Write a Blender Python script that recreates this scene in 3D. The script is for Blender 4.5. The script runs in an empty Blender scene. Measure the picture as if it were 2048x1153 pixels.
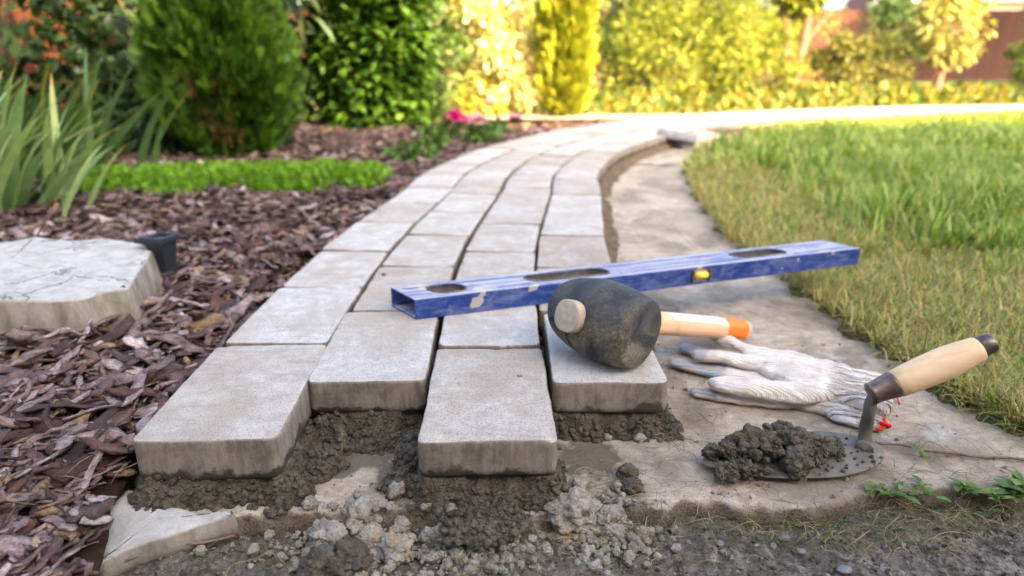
import bpy, bmesh, math, random
import numpy as np
from mathutils import Vector, Matrix, Euler
R = math.radians
random.seed(7); rng = np.random.default_rng(7)
S = bpy.context.scene
C = S.collection

# ---------------------------------------------------------------- camera, light, exposure
CZ = 0.378; PITCH = 19.43; FPX = 1300.0
cam_d = bpy.data.cameras.new('camera'); cam = bpy.data.objects.new('camera', cam_d); C.objects.link(cam)
cam.location = (0, 0, CZ); cam.rotation_euler = (R(90 - PITCH), 0, 0)
cam_d.sensor_width = 36; cam_d.lens = FPX / 2048 * 36; cam_d.clip_start = 0.02; cam_d.clip_end = 500
cam_d.dof.use_dof = True; cam_d.dof.focus_distance = 0.60; cam_d.dof.aperture_fstop = 3.7; cam_d.dof.aperture_blades = 9
S.camera = cam
SUN_EL, SUN_AZ = 28.0, -32.0       # sun behind the camera and to the right; light travels towards +Y and -X
w = bpy.data.worlds.new('World'); S.world = w; w.use_nodes = True
nt = w.node_tree; nt.nodes.clear()
sky = nt.nodes.new('ShaderNodeTexSky'); sky.sky_type = 'NISHITA'; sky.sun_disc = False
sky.sun_elevation = R(SUN_EL); sky.sun_rotation = R(180 + SUN_AZ)
sky.air_density = 0.7; sky.dust_density = 6.0; sky.ozone_density = 0.0
bg = nt.nodes.new('ShaderNodeBackground'); bg.inputs[1].default_value = 0.095
wo = nt.nodes.new('ShaderNodeOutputWorld'); nt.links.new(sky.outputs[0], bg.inputs[0]); nt.links.new(bg.outputs[0], wo.inputs[0])
sd = bpy.data.lights.new('sun', 'SUN'); sd.energy = 2.35; sd.angle = R(0.55); sd.color = (1.0, 0.72, 0.33)
sun = bpy.data.objects.new('sun', sd); C.objects.link(sun); sun.rotation_euler = Euler((R(90 - SUN_EL), 0, R(-SUN_AZ)), 'XYZ')
S.view_settings.view_transform = 'Standard'; S.view_settings.look = 'None'; S.view_settings.gamma = 1
S.view_settings.use_curve_mapping = False; S.view_settings.exposure = 3.72
S.render.resolution_x = 1024; S.render.resolution_y = 576

# ---------------------------------------------------------------- helpers
cp, sp = math.cos(R(PITCH)), math.sin(R(PITCH))
def ray(px, py):
    u = (px - 1024) / FPX; v = -(py - 576.5) / FPX
    return np.array([u, cp + v * sp, -sp + v * cp])
def gp(px, py, z=0.0):              # point of the horizontal plane z
    d = ray(px, py); t = (z - CZ) / d[2]; return (d[0] * t, d[1] * t)
def vp(px, py, Y):                  # point of the upright plane y = Y
    d = ray(px, py); t = Y / d[1]; return (d[0] * t, Y, CZ + d[2] * t)

def tag(o, label=None, cat=None, group=None, kind=None):
    if label: o['label'] = label
    if cat: o['category'] = cat
    if group: o['group'] = group
    if kind: o['kind'] = kind
    return o
def empty(name, loc=(0, 0, 0), rz=0.0):
    o = bpy.data.objects.new(name, None); C.objects.link(o); o.location = loc; o.rotation_euler = (0, 0, rz)
    o.empty_display_size = 0.05; return o
def smooth(me):
    me.polygons.foreach_set('use_smooth', np.ones(len(me.polygons), dtype=bool)); return me
def npmesh(name, V, F, mat=None, col=None, sm=True):
    V = np.asarray(V, dtype=np.float32); me = bpy.data.meshes.new(name)
    if isinstance(F, np.ndarray):
        n, k = F.shape
        me.vertices.add(len(V)); me.vertices.foreach_set('co', V.ravel())
        me.loops.add(n * k); me.loops.foreach_set('vertex_index', F.astype(np.int32).ravel())
        me.polygons.add(n); me.polygons.foreach_set('loop_start', np.arange(0, n * k, k, dtype=np.int32))
        me.polygons.foreach_set('loop_total', np.full(n, k, dtype=np.int32))
        me.update(calc_edges=True)
    else:
        me.from_pydata([tuple(map(float, v)) for v in V], [], [tuple(map(int, f)) for f in F]); me.update()
    if sm: smooth(me)
    if col is not None:
        a = me.color_attributes.new('Col', 'FLOAT_COLOR', 'POINT')
        c = np.ones((len(V), 4), dtype=np.float32); c[:, :3] = col; a.data.foreach_set('color', c.ravel())
    if mat: me.materials.append(mat)
    return me
def link(name, me, parent=None, loc=None):
    o = bpy.data.objects.new(name, me); C.objects.link(o)
    if parent: o.parent = parent
    if loc is not None: o.location = loc
    return o

def _h(ix, iy, iz, s):
    n = (ix * 374761393 + iy * 668265263 + iz * 2147483647 + s * 974634777) & 0xFFFFFFFF
    n = ((n ^ (n >> 13)) * 1274126177) & 0xFFFFFFFF
    n = (n ^ (n >> 16)) & 0xFFFFFFFF
    return n / 4294967295.0
def vnoise(P, s=0):
    P = np.asarray(P, dtype=np.float64); I = np.floor(P).astype(np.int64); f = P - I; f = f * f * (3 - 2 * f); o = 0
    for dx in (0, 1):
        for dy in (0, 1):
            for dz in (0, 1):
                wgt = (f[:, 0] if dx else 1 - f[:, 0]) * (f[:, 1] if dy else 1 - f[:, 1]) * (f[:, 2] if dz else 1 - f[:, 2])
                o = o + wgt * _h(I[:, 0] + dx, I[:, 1] + dy, I[:, 2] + dz, s)
    return o * 2 - 1
def fbm(P, fr=1.0, o=4, s=0, g=0.5):
    r = 0; a = 1.0
    for k in range(o):
        r = r + a * vnoise(np.asarray(P) * fr + 13.7 * k, s + k); fr *= 2.03; a *= g
    return r
def worley(P, s=0):                 # distance to the nearest cell point
    P = np.asarray(P, dtype=np.float64); I = np.floor(P).astype(np.int64); best = np.full(len(P), 9.0)
    for dx in (-1, 0, 1):
        for dy in (-1, 0, 1):
            for dz in (-1, 0, 1):
                J = I + np.array([dx, dy, dz])
                q = np.stack([J[:, 0] + _h(J[:, 0], J[:, 1], J[:, 2], s), J[:, 1] + _h(J[:, 0], J[:, 1], J[:, 2], s + 1),
                              J[:, 2] + _h(J[:, 0], J[:, 1], J[:, 2], s + 2)], 1)
                best = np.minimum(best, np.linalg.norm(P - q, axis=1))
    return best
def xy0(x, y): return np.stack([x, y, np.zeros_like(x)], 1)

def grid_mesh(name, xs, ys, zf, mat, keep=None, pf=None):
    X, Y = np.meshgrid(xs, ys); x = X.ravel(); y = Y.ravel()
    if pf: x, y = pf(x, y)
    z = zf(x, y); nx, ny = len(xs), len(ys)
    i = np.arange(nx * ny).reshape(ny, nx)
    F = np.stack([i[:-1, :-1], i[:-1, 1:], i[1:, 1:], i[1:, :-1]], -1).reshape(-1, 4)
    if keep is not None:
        k = keep(x, y, z); F = F[k[F].any(1)]
    V = np.stack([x, y, z], 1)
    u = np.unique(F); m = np.full(len(V), -1); m[u] = np.arange(len(u))
    return npmesh(name, V[u], m[F], mat)

def ico(sub):
    bm = bmesh.new(); bmesh.ops.create_icosphere(bm, subdivisions=sub, radius=1)
    V = np.array([v.co[:] for v in bm.verts]); F = np.array([[v.index for v in f.verts] for f in bm.faces]); bm.free(); return V, F
def frames(D, N):
    D = D / (np.linalg.norm(D, axis=1, keepdims=True) + 1e-9)
    X = np.cross(D, N); X /= (np.linalg.norm(X, axis=1, keepdims=True) + 1e-9)
    return np.stack([X, D, np.cross(X, D)], 2)       # columns: side, axis(Y), normal(Z)
def randrot(n):
    q = rng.normal(size=(n, 4)); q /= np.linalg.norm(q, axis=1, keepdims=True); a, b, c, d = q.T
    return np.stack([np.stack([1-2*(c*c+d*d), 2*(b*c-a*d), 2*(b*d+a*c)], 1), np.stack([2*(b*c+a*d), 1-2*(b*b+d*d), 2*(c*d-a*b)], 1),
                     np.stack([2*(b*d-a*c), 2*(c*d+a*b), 1-2*(b*b+c*c)], 1)], 1)
def replicate(protos, pick, Rm, T, Sc, cols=None):
    Vs, Fs, Cs = [], [], []; off = 0
    Sc = np.asarray(Sc)
    if Sc.ndim == 1: Sc = np.repeat(Sc[:, None], 3, 1)
    for k, pr in enumerate(protos):
        idx = np.where(pick == k)[0]
        if not len(idx): continue
        V, F = pr[0], pr[1]
        W = np.einsum('nij,nvj->nvi', Rm[idx], V[None] * Sc[idx][:, None, :]) + T[idx][:, None, :]
        n = len(V); Vs.append(W.reshape(-1, 3))
        Fs.append((F[None] + (off + np.arange(len(idx)) * n)[:, None, None]).reshape(-1, F.shape[1])); off += n * len(idx)
        if cols is not None: Cs.append(np.repeat(cols[idx], n, 0) * (pr[2][None].repeat(len(idx), 0).reshape(-1, 1) if len(pr) > 2 else 1))
    return np.concatenate(Vs), np.concatenate(Fs), (np.concatenate(Cs) if Cs else None)
def mat4(Rm, t, s):
    s = np.broadcast_to(s, (3,)); M = Matrix.Identity(4)
    for i in range(3):
        for j in range(3): M[i][j] = float(Rm[i][j] * s[j])
        M[i][3] = float(t[i])
    return M
def scatter_parts(root, name, restname, protos, pick, Rm, T, Sc, mat, pal, limit, viewT=None, label=None):
    """the pieces that show largest as part objects sharing meshes, the rest joined as one stuff part"""
    W = T if viewT is None else viewT
    d = np.linalg.norm(W - np.array([0, 0, CZ]), axis=1) / np.maximum(np.asarray(Sc) if np.ndim(Sc) == 1 else np.asarray(Sc).max(1), 1e-6)
    vis = (np.abs(W[:, 0]) < W[:, 1] * 0.85 + 0.05)
    d = np.where(vis, d, d + 1e6); o = np.argsort(d); big = o[:limit]; rest = o[limit:]
    npal = len(pal); ci = rng.integers(0, npal, len(T)); cache = {}
    for i in big:
        k = (int(pick[i]), int(ci[i]))
        if k not in cache: 
            pr = protos[k[0]]; cc = np.asarray(pal[k[1]])[None] * (pr[2][:, None] if len(pr) > 2 else 1) * np.ones((len(pr[0]), 1))
            cache[k] = npmesh(name, pr[0], pr[1], mat, cc, name != 'bark_chip')
        ob = link(name, cache[k], root); s = Sc[i]; ob.matrix_local = mat4(Rm[i], T[i], s)
    if len(rest):
        V, F, Cc = replicate(protos, pick[rest], Rm[rest], T[rest], np.asarray(Sc)[rest], np.asarray(pal)[ci[rest]] * (1 + 0.18 * rng.normal(size=(len(rest), 1))).clip(.5, 1.6))
        tag(link(restname, npmesh(restname, V, F, mat, Cc, restname != 'bark_chips'), root), kind='stuff')

def tube_np(pts, rad, n=8, cap=True):
    pts = np.asarray(pts, float); m = len(pts); rad = np.broadcast_to(rad, (m,)); V = []
    T = np.gradient(pts, axis=0); up = np.array([0, 0, 1.0]) if abs(T[0][2]) < .9 * np.linalg.norm(T[0]) else np.array([1.0, 0, 0])
    for i in range(m):
        t = T[i] / (np.linalg.norm(T[i]) + 1e-9); a = np.cross(t, up); a /= np.linalg.norm(a) + 1e-9; b = np.cross(a, t); up = b
        th = np.arange(n) * 2 * math.pi / n
        V.append(pts[i] + rad[i] * (np.cos(th)[:, None] * a + np.sin(th)[:, None] * b))
    V = np.concatenate(V); F = []
    for i in range(m - 1):
        for j in range(n): F.append((i*n+j, (i+1)*n+j, (i+1)*n+(j+1) % n, i*n+(j+1) % n))
    if cap: F.append(tuple(range(n))); F.append(tuple(reversed(range((m-1)*n, m*n))))
    return V, F
class MB:
    def __init__(s): s.V = []; s.F = []; s.n = 0
    def add(s, V, F):
        s.V.append(np.asarray(V, float)); s.F += [tuple(int(i) + s.n for i in f) for f in F]; s.n += len(V); return s
    def tube(s, pts, rad, n=8): V, F = tube_np(pts, rad, n); return s.add(V, F)
    def box(s, c, h, rot=None):
        V = np.array([[x, y, z] for x in (-1, 1) for y in (-1, 1) for z in (-1, 1)], float) * h
        if rot is not None: V = V @ np.asarray(rot).T
        return s.add(V + np.asarray(c), [(0, 1, 3, 2), (4, 6, 7, 5), (0, 4, 5, 1), (2, 3, 7, 6), (0, 2, 6, 4), (1, 5, 7, 3)])
    def mesh(s, name, mat, sm=True): return npmesh(name, np.concatenate(s.V), s.F, mat, None, sm)
    def build(s, name, mat, parent=None, sm=True): return link(name, s.mesh(name, mat, sm), parent)
def lathe(prof, n=32):
    """profile of (axial x, radius); axis +X"""
    V = []; th = np.arange(n) * 2 * math.pi / n
    for (x, r) in prof: V += [(x, r * math.cos(t), r * math.sin(t)) for t in th]
    F = [(i*n+j, i*n+(j+1) % n, (i+1)*n+(j+1) % n, (i+1)*n+j) for i in range(len(prof)-1) for j in range(n)]
    F.append(tuple(reversed(range(n)))); F.append(tuple(range((len(prof)-1)*n, len(prof)*n)))
    return np.array(V, float), F
def loft(P, prof, nin=5, disp=None, bottom=True):
    """P: outline (n,2). prof: list of (inset, z) from the bottom up; then nin rings shrinking to the centre"""
    P = np.asarray(P, float); n = len(P); c = P.mean(0); T = np.roll(P, -1, 0) - np.roll(P, 1, 0)
    N = np.stack([-T[:, 1], T[:, 0]], 1); N /= np.linalg.norm(N, axis=1, keepdims=True) + 1e-9   # inward for a counter-clockwise outline
    V = [np.column_stack([P + N * i, np.full(n, z)]) for i, z in prof]; F = []
    last = P + N * prof[-1][0]; zt = prof[-1][1]
    for k in range(1, nin):
        f = 1 - k / nin; V.append(np.column_stack([c + (last - c) * f, np.full(n, zt)]))
    m = len(V)
    for i in range(m - 1):
        for j in range(n): F.append((i*n+j, i*n+(j+1) % n, (i+1)*n+(j+1) % n, (i+1)*n+j))
    V = np.concatenate(V + [np.array([[c[0], c[1], zt]])]); ci = len(V) - 1
    for j in range(n): F.append(((m-1)*n+j, (m-1)*n+(j+1) % n, ci))
    if bottom: F.append(tuple(reversed(range(n))))
    if disp is not None: V = disp(V)
    return V, F
def rrect(hx, hy, r, ns=8, nl=14, nc=5):
    P = []
    for (sx, sy, a0) in ((1, -1, -90), (1, 1, 0), (-1, 1, 90), (-1, -1, 180)):
        for k in range(nc + 1):
            a = R(a0 + 90 * k / nc); P.append((sx * (hx - r) + r * math.cos(a), sy * (hy - r) + r * math.sin(a)))
        nxt = {(1, -1): (hx, hy - r), (1, 1): (-(hx - r), hy), (-1, 1): (-hx, -(hy - r)), (-1, -1): (hx - r, -hy)}[(sx, sy)]
        a = P[-1]; k_n = nl if sx * sy < 0 else ns
        for k in range(1, k_n): P.append((a[0] + (nxt[0]-a[0]) * k / k_n, a[1] + (nxt[1]-a[1]) * k / k_n))
    return np.array(P)
def spline(pts, step=0.02):
    pts = np.asarray(pts, float); P = np.vstack([2*pts[0]-pts[1], pts, 2*pts[-1]-pts[-2]]); out = []
    for i in range(1, len(P) - 2):
        n = max(2, int(np.linalg.norm(P[i+1]-P[i]) / step))
        for t in np.arange(n) / n:
            out.append(0.5*((2*P[i]) + (-P[i-1]+P[i+1])*t + (2*P[i-1]-5*P[i]+4*P[i+1]-P[i+2])*t*t + (-P[i-1]+3*P[i]-3*P[i+1]+P[i+2])*t**3))
    out.append(pts[-1]); return np.array(out)
def apply_mods(ob):
    dg = bpy.context.evaluated_depsgraph_get(); me = bpy.data.meshes.new_from_object(ob.evaluated_get(dg)); ob.modifiers.clear(); old = ob.data; ob.data = me
    return ob

# ---------------------------------------------------------------- materials
class NT:
    def __init__(s, name):
        s.m = bpy.data.materials.new(name); s.m.use_nodes = True; s.t = s.m.node_tree; s.b = s.t.nodes['Principled BSDF']; s.out = s.t.nodes['Material Output']; s.c = None
    def n(s, typ, **kw):
        nd = s.t.nodes.new(typ)
        for k, v in kw.items():
            if isinstance(v, (bpy.types.NodeSocket,)): s.t.links.new(v, nd.inputs[k])
            else: setattr(nd, k, v)
        return nd
    def l(s, a, b): s.t.links.new(a, b)
    def coord(s, which='Object'):
        return s.n('ShaderNodeTexCoord').outputs[which]
    def noise(s, scale, vec=None, detail=4, rough=0.6, dist=0.0, out='Fac'):
        nd = s.t.nodes.new('ShaderNodeTexNoise'); nd.inputs['Scale'].default_value = scale; nd.inputs['Detail'].default_value = detail
        nd.inputs['Roughness'].default_value = rough; nd.inputs['Distortion'].default_value = dist
        if vec is not None: s.l(vec, nd.inputs['Vector'])
        return nd.outputs[out]
    def vor(s, scale, vec=None, feat='F1', out='Distance'):
        nd = s.t.nodes.new('ShaderNodeTexVoronoi'); nd.feature = feat; nd.inputs['Scale'].default_value = scale
        if vec is not None: s.l(vec, nd.inputs['Vector'])
        return nd.outputs[out]
    def mapv(s, vec, sc=(1, 1, 1)):
        nd = s.t.nodes.new('ShaderNodeMapping'); nd.inputs['Scale'].default_value = sc; s.l(vec, nd.inputs['Vector']); return nd.outputs[0]
    def ramp(s, fac, stops):
        nd = s.t.nodes.new('ShaderNodeValToRGB'); e = nd.color_ramp.elements
        while len(e) < len(stops): e.new(0.5)
        for k, (p, c) in enumerate(stops):
            e[k].position = p; e[k].color = (c, c, c, 1) if not hasattr(c, '__len__') else (*c, 1)
        s.l(fac, nd.inputs[0]); return nd.outputs[0]
    def mix(s, fac, a, b, blend='MIX'):
        nd = s.t.nodes.new('ShaderNodeMix'); nd.data_type = 'RGBA'; nd.blend_type = blend
        for v, k in ((fac, 0), (a, 6), (b, 7)):
            if isinstance(v, bpy.types.NodeSocket): s.l(v, nd.inputs[k])
            elif hasattr(v, '__len__'): nd.inputs[k].default_value = (*v, 1)
            else: nd.inputs[k].default_value = v if k == 0 else (v, v, v, 1)
        return nd.outputs[2]
    def math(s, op, a, b=0.0, clamp=False):
        nd = s.t.nodes.new('ShaderNodeMath'); nd.operation = op; nd.use_clamp = clamp
        for v, k in ((a, 0), (b, 1)):
            if isinstance(v, bpy.types.NodeSocket): s.l(v, nd.inputs[k])
            else: nd.inputs[k].default_value = v
        return nd.outputs[0]
    def sep(s, v):
        nd = s.t.nodes.new('ShaderNodeSeparateXYZ'); s.l(v, nd.inputs[0]); return nd.outputs
    def bump(s, h, dist=0.001, strength=1.0, prev=None):
        nd = s.t.nodes.new('ShaderNodeBump'); nd.inputs['Distance'].default_value = dist; nd.inputs['Strength'].default_value = strength
        s.l(h, nd.inputs['Height'])
        if prev is not None: s.l(prev, nd.inputs['Normal'])
        return nd.outputs[0]
    def fin(s, col=None, rough=0.8, normal=None, metal=0.0, spec=0.3):
        b = s.b
        if col is not None:
            if isinstance(col, bpy.types.NodeSocket): s.l(col, b.inputs['Base Color'])
            else: b.inputs['Base Color'].default_value = (*col, 1)
        if isinstance(rough, bpy.types.NodeSocket): s.l(rough, b.inputs['Roughness'])
        else: b.inputs['Roughness'].default_value = rough
        if normal is not None: s.l(normal, b.inputs['Normal'])
        b.inputs['Metallic'].default_value = metal; b.inputs['Specular IOR Level'].default_value = spec
        return s.m
def m_plain(name, col, rough=0.7, metal=0, spec=0.3, var=0.2, sc=30, bumpd=0.0):
    t = NT(name); c = t.coord(); n = t.noise(sc, c, 5)
    col = np.array(col); k = t.mix(t.ramp(n, [(0.3, 0.0), (0.7, 1.0)]), tuple(col * (1 - var)), tuple(np.minimum(col * (1 + var), .9)))
    return t.fin(k, rough, t.bump(n, bumpd) if bumpd else None, metal, spec)
def m_leaf(name, trans=0.3, rough=0.5, tint=(1, 1, 1), tcol=(1.3, 1.25, 0.5)):
    t = NT(name); at = t.n('ShaderNodeAttribute'); at.attribute_name = 'Col'
    c = t.coord(); n = t.noise(25, c, 2)
    col = t.mix(1.0, at.outputs['Color'], t.ramp(n, [(0.25, (.75, .78, .7)), (0.75, (1.2, 1.15, 1.1))]), 'MULTIPLY')
    t.fin(col, rough, spec=0.35)
    tr = t.n('ShaderNodeBsdfTranslucent'); tc = t.mix(1.0, col, tcol, 'MULTIPLY'); t.l(tc, tr.inputs[0])
    mx = t.n('ShaderNodeMixShader'); mx.inputs[0].default_value = trans; t.l(t.b.outputs[0], mx.inputs[1]); t.l(tr.outputs[0], mx.inputs[2]); t.l(mx.outputs[0], t.out.inputs['Surface'])
    return t.m

def m_paver():
    t = NT('paver_concrete'); c = t.coord(); oi = t.n('ShaderNodeObjectInfo'); rnd = oi.outputs['Random']
    off = t.n('ShaderNodeVectorMath'); off.operation = 'SCALE'; t.l(oi.outputs['Location'], off.inputs[0]); off.inputs['Scale'].default_value = 7.0
    ad = t.n('ShaderNodeVectorMath'); ad.operation = 'ADD'; t.l(c, ad.inputs[0]); t.l(off.outputs[0], ad.inputs[1]); v = ad.outputs[0]
    big = t.noise(14, v, 4, 0.6, 0.6); mid = t.noise(60, v, 6, 0.7); fine = t.noise(700, v, 3, 0.7)
    streak = t.noise(9, t.mapv(v, (1, 4, 1)), 5, 0.65, 1.2)
    col = t.mix(t.ramp(mid, [(0.3, 0), (0.7, 1)]), (0.34, 0.33, 0.31), (0.53, 0.518, 0.492))
    col = t.mix(t.ramp(big, [(0.42, 0.0), (0.60, 0.8)]), col, (0.36, 0.32, 0.27))
    col = t.mix(t.ramp(streak, [(0.54, 0.0), (0.70, 0.55)]), col, (0.27, 0.26, 0.245))
    col = t.mix(t.ramp(fine, [(0.37, 0.8), (0.46, 0.0)]), col, (0.13, 0.125, 0.115))
    col = t.mix(t.ramp(rnd, [(0, 0.0), (0.35, 0.1), (0.7, 0.5), (1, 1.0)]), col, t.mix(1.0, col, (0.80, 0.73, 0.66), 'MULTIPLY'))
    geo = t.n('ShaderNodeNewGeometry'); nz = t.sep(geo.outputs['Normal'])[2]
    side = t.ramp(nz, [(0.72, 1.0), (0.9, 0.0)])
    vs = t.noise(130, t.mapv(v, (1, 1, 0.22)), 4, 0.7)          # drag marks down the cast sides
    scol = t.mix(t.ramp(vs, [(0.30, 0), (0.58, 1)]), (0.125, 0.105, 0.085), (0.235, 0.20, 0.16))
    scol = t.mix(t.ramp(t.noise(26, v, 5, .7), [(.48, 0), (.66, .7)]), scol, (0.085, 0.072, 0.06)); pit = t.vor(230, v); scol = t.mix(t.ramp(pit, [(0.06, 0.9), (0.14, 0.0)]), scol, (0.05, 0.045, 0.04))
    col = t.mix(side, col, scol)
    z = t.sep(c)[2]; wn = t.noise(30, v, 4, 0.6)
    lvl = t.math('ADD', z, t.math('MULTIPLY', t.math('SUBTRACT', wn, 0.5), 0.045))
    wet = t.math('MULTIPLY', t.ramp(t.math('MULTIPLY', lvl, 20.0), [(0.10, 1.0), (0.17, 0.0)]), side)   # damp rising from the mortar
    col = t.mix(wet, col, (0.055, 0.045, 0.033))
    pores = t.vor(330, v); b = t.bump(mid, 0.0012, 0.6); b = t.bump(fine, 0.0007, 0.9, b); b = t.bump(t.ramp(pores, [(0.05, 0.0), (0.16, 1.0)]), 0.0006, 0.6, b)
    return t.fin(col, 0.88, b, spec=0.25)
def m_slab():
    t = NT('slab_concrete'); c = t.coord(); big = t.noise(7, c, 5, 0.62, 0.8); mid = t.noise(45, t.mapv(c, (1, 2.2, 1)), 6, 0.7, 0.5); fine = t.noise(420, c, 4, 0.75)
    col = t.mix(t.ramp(mid, [(0.32, 0), (0.68, 1)]), (0.28, 0.228, 0.168), (0.50, 0.425, 0.33))
    col = t.mix(t.ramp(big, [(0.40, 0.75), (0.55, 0.0)]), col, (0.17, 0.14, 0.11))
    col = t.mix(t.ramp(t.noise(16, c, 4), [(0.58, 0.0), (0.70, 0.65)]), col, (0.47, 0.46, 0.44))
    col = t.mix(t.ramp(fine, [(0.36, 0.55), (0.46, 0.0)]), col, (0.11, 0.09, 0.07))
    P = t.sep(c)
    def blot(cx, cy, r):                                          # damp ground where mortar was dropped
        dx = t.math('SUBTRACT', P[0], cx); dy = t.math('SUBTRACT', P[1], cy)
        d = t.math('SQRT', t.math('ADD', t.math('MULTIPLY', dx, dx), t.math('MULTIPLY', dy, dy)))
        d = t.math('ADD', d, t.math('MULTIPLY', t.math('SUBTRACT', t.noise(30, c, 4), 0.5), 0.08))
        return t.ramp(t.math('DIVIDE', d, r), [(0.75, 1.0), (1.0, 0.0)])
    wet = t.math('MAXIMUM', t.math('MAXIMUM', blot(-0.155, 0.585, 0.045), blot(-0.185, 0.55, 0.04)), t.math('MAXIMUM', blot(0.08, 0.56, 0.035), blot(-0.10, 0.52, 0.035)))
    col = t.mix(t.math('MULTIPLY', wet, 0.8), col, (0.085, 0.072, 0.055))
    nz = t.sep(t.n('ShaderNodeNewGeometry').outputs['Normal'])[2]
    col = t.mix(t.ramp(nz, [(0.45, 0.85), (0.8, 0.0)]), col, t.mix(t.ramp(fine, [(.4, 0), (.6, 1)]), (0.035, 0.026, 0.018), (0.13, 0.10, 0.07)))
    b = t.bump(big, 0.004, 0.6); b = t.bump(mid, 0.003, 0.8, b); b = t.bump(fine, 0.0014, 1.0, b)
    return t.fin(col, 0.92, b, spec=0.2)
def m_pale_stone(name, cr=True):
    t = NT(name); c = t.coord(); mid = t.noise(40, c, 6, 0.7, 0.6); fine = t.noise(300, c, 4, 0.7)
    col = t.mix(t.ramp(mid, [(0.3, 0), (0.65, 1)]), (0.27, 0.26, 0.235), (0.42, 0.415, 0.385))
    b = None
    if cr:
        wv = t.n('ShaderNodeVectorMath'); wv.operation = 'ADD'; t.l(c, wv.inputs[0])
        dn = t.n('ShaderNodeVectorMath'); dn.operation = 'SCALE'; t.l(t.noise(18, c, 3, out='Color'), dn.inputs[0]); dn.inputs['Scale'].default_value = 0.09; t.l(dn.outputs[0], wv.inputs[1])
        cr1 = t.ramp(t.vor(8, wv.outputs[0], 'DISTANCE_TO_EDGE'), [(0.0, .8), (0.016, 0.0)])
        msk = t.ramp(t.noise(9, c, 3), [(0.46, 0.0), (0.58, 1.0)]); crk = t.math('MULTIPLY', t.math('MULTIPLY', cr1, msk), t.ramp(t.sep(t.n('ShaderNodeNewGeometry').outputs['Normal'])[2], [(.6, 0), (.85, 1)]))
        col = t.mix(crk, col, (0.11, 0.10, 0.085)); b = t.bump(t.math('SUBTRACT', 1.0, crk), 0.003, 1.0)
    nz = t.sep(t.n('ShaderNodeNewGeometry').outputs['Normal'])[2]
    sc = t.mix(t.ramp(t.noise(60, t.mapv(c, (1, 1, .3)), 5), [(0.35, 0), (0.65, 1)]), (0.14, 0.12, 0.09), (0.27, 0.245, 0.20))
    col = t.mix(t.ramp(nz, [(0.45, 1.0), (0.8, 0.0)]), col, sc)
    b = t.bump(mid, 0.003, 0.7, b) if b is not None else t.bump(mid, 0.003, 0.7); b = t.bump(fine, 0.001, 0.8, b)
    return t.fin(col, 0.9, b, spec=0.2)
def m_gravel():
    t = NT('gravel_ground'); c = t.coord(); big = t.noise(10, c, 5, 0.6); mid = t.noise(90, c, 6, 0.75); fine = t.noise(600, c, 3, 0.7); v = t.vor(170, c)
    vc = t.vor(170, c, out='Color')
    col = t.mix(t.ramp(mid, [(0.33, 0), (0.66, 1)]), (0.05, 0.041, 0.033), (0.20, 0.172, 0.14))
    col = t.mix(t.ramp(t.noise(14, c, 5, .7), [(0.53, 0.0), (0.64, 0.75)]), col, (0.36, 0.34, 0.30))
    col = t.mix(0.45, col, t.mix(1.0, col, t.ramp(t.sep(vc)[0], [(0, .3), (1, 1.5)]), 'MULTIPLY')); col = t.mix(t.ramp(fine, [(0.3, 0.6), (0.45, 0)]), col, (0.04, 0.034, 0.028))
    b = t.bump(mid, 0.004, 0.9); b = t.bump(v, 0.003, 0.7, b); b = t.bump(fine, 0.0015, 1.0, b)
    return t.fin(col, 0.95, b, spec=0.15)
def m_soil(name, a, b_, sc=30):
    t = NT(name); c = t.coord(); n = t.noise(sc, c, 6, .7); f = t.noise(sc * 9, c, 4, .7)
    col = t.mix(t.ramp(n, [(.35, 0), (.65, 1)]), a, b_); b = t.bump(n, 0.006); b = t.bump(f, 0.002, 1, b); return t.fin(col, 0.95, b, spec=0.1)
def m_mortar(name, dark, light, rough=0.8, spec=0.35):
    t = NT(name); c = t.coord('Object'); g = t.n('ShaderNodeNewGeometry'); pos = g.outputs['Position']
    n = t.noise(55, pos, 6, .7); f = t.noise(500, pos, 4, .75); v = t.vor(420, pos)
    col = t.mix(t.ramp(n, [(.38, 0), (.66, 1)]), dark, light); col = t.mix(t.ramp(f, [(.34, .6), (.46, 0)]), col, tuple(x * .45 for x in dark))
    col = t.mix(t.ramp(t.noise(25, pos, 3), [(.6, 0), (.72, .6)]), col, (dark[0] * 1.9, dark[1] * 1.5, dark[2] * .9))
    b = t.bump(n, .002, .8); b = t.bump(v, .0014, .8, b); b = t.bump(f, .0012, 1, b)
    return t.fin(col, rough, b, spec=spec)
def m_bark():
    t = NT('bark'); at = t.n('ShaderNodeAttribute'); at.attribute_name = 'Col'; g = t.n('ShaderNodeNewGeometry'); pos = g.outputs['Position']
    c = t.coord(); n = t.noise(70, pos, 6, .72, .8); st = t.noise(4, t.mapv(c, (6, 1.0, 6)), 5, .7, .5); f = t.noise(480, pos, 3, .7)
    col = t.mix(1.0, at.outputs['Color'], t.ramp(n, [(.28, (.30, .20, .16)), (.5, (.9, .84, .82)), (.72, (1.7, 1.68, 1.70))]), 'MULTIPLY')
    col = t.mix(t.ramp(st, [(.34, .75), (.50, 0)]), col, t.mix(1.0, col, (.28, .20, .17), 'MULTIPLY')); col = t.mix(t.ramp(st, [(.60, 0), (.74, .6)]), col, t.mix(1.0, col, (1.7, 1.75, 1.8), 'MULTIPLY')); col = t.mix(t.ramp(f, [(.36, .5), (.5, 0)]), col, (.035, .02, .015))
    b = t.bump(n, .003, 1); b = t.bump(st, .003, .6, b); b = t.bump(f, .0012, 1, b)
    return t.fin(col, .78, b, spec=.35)
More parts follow.
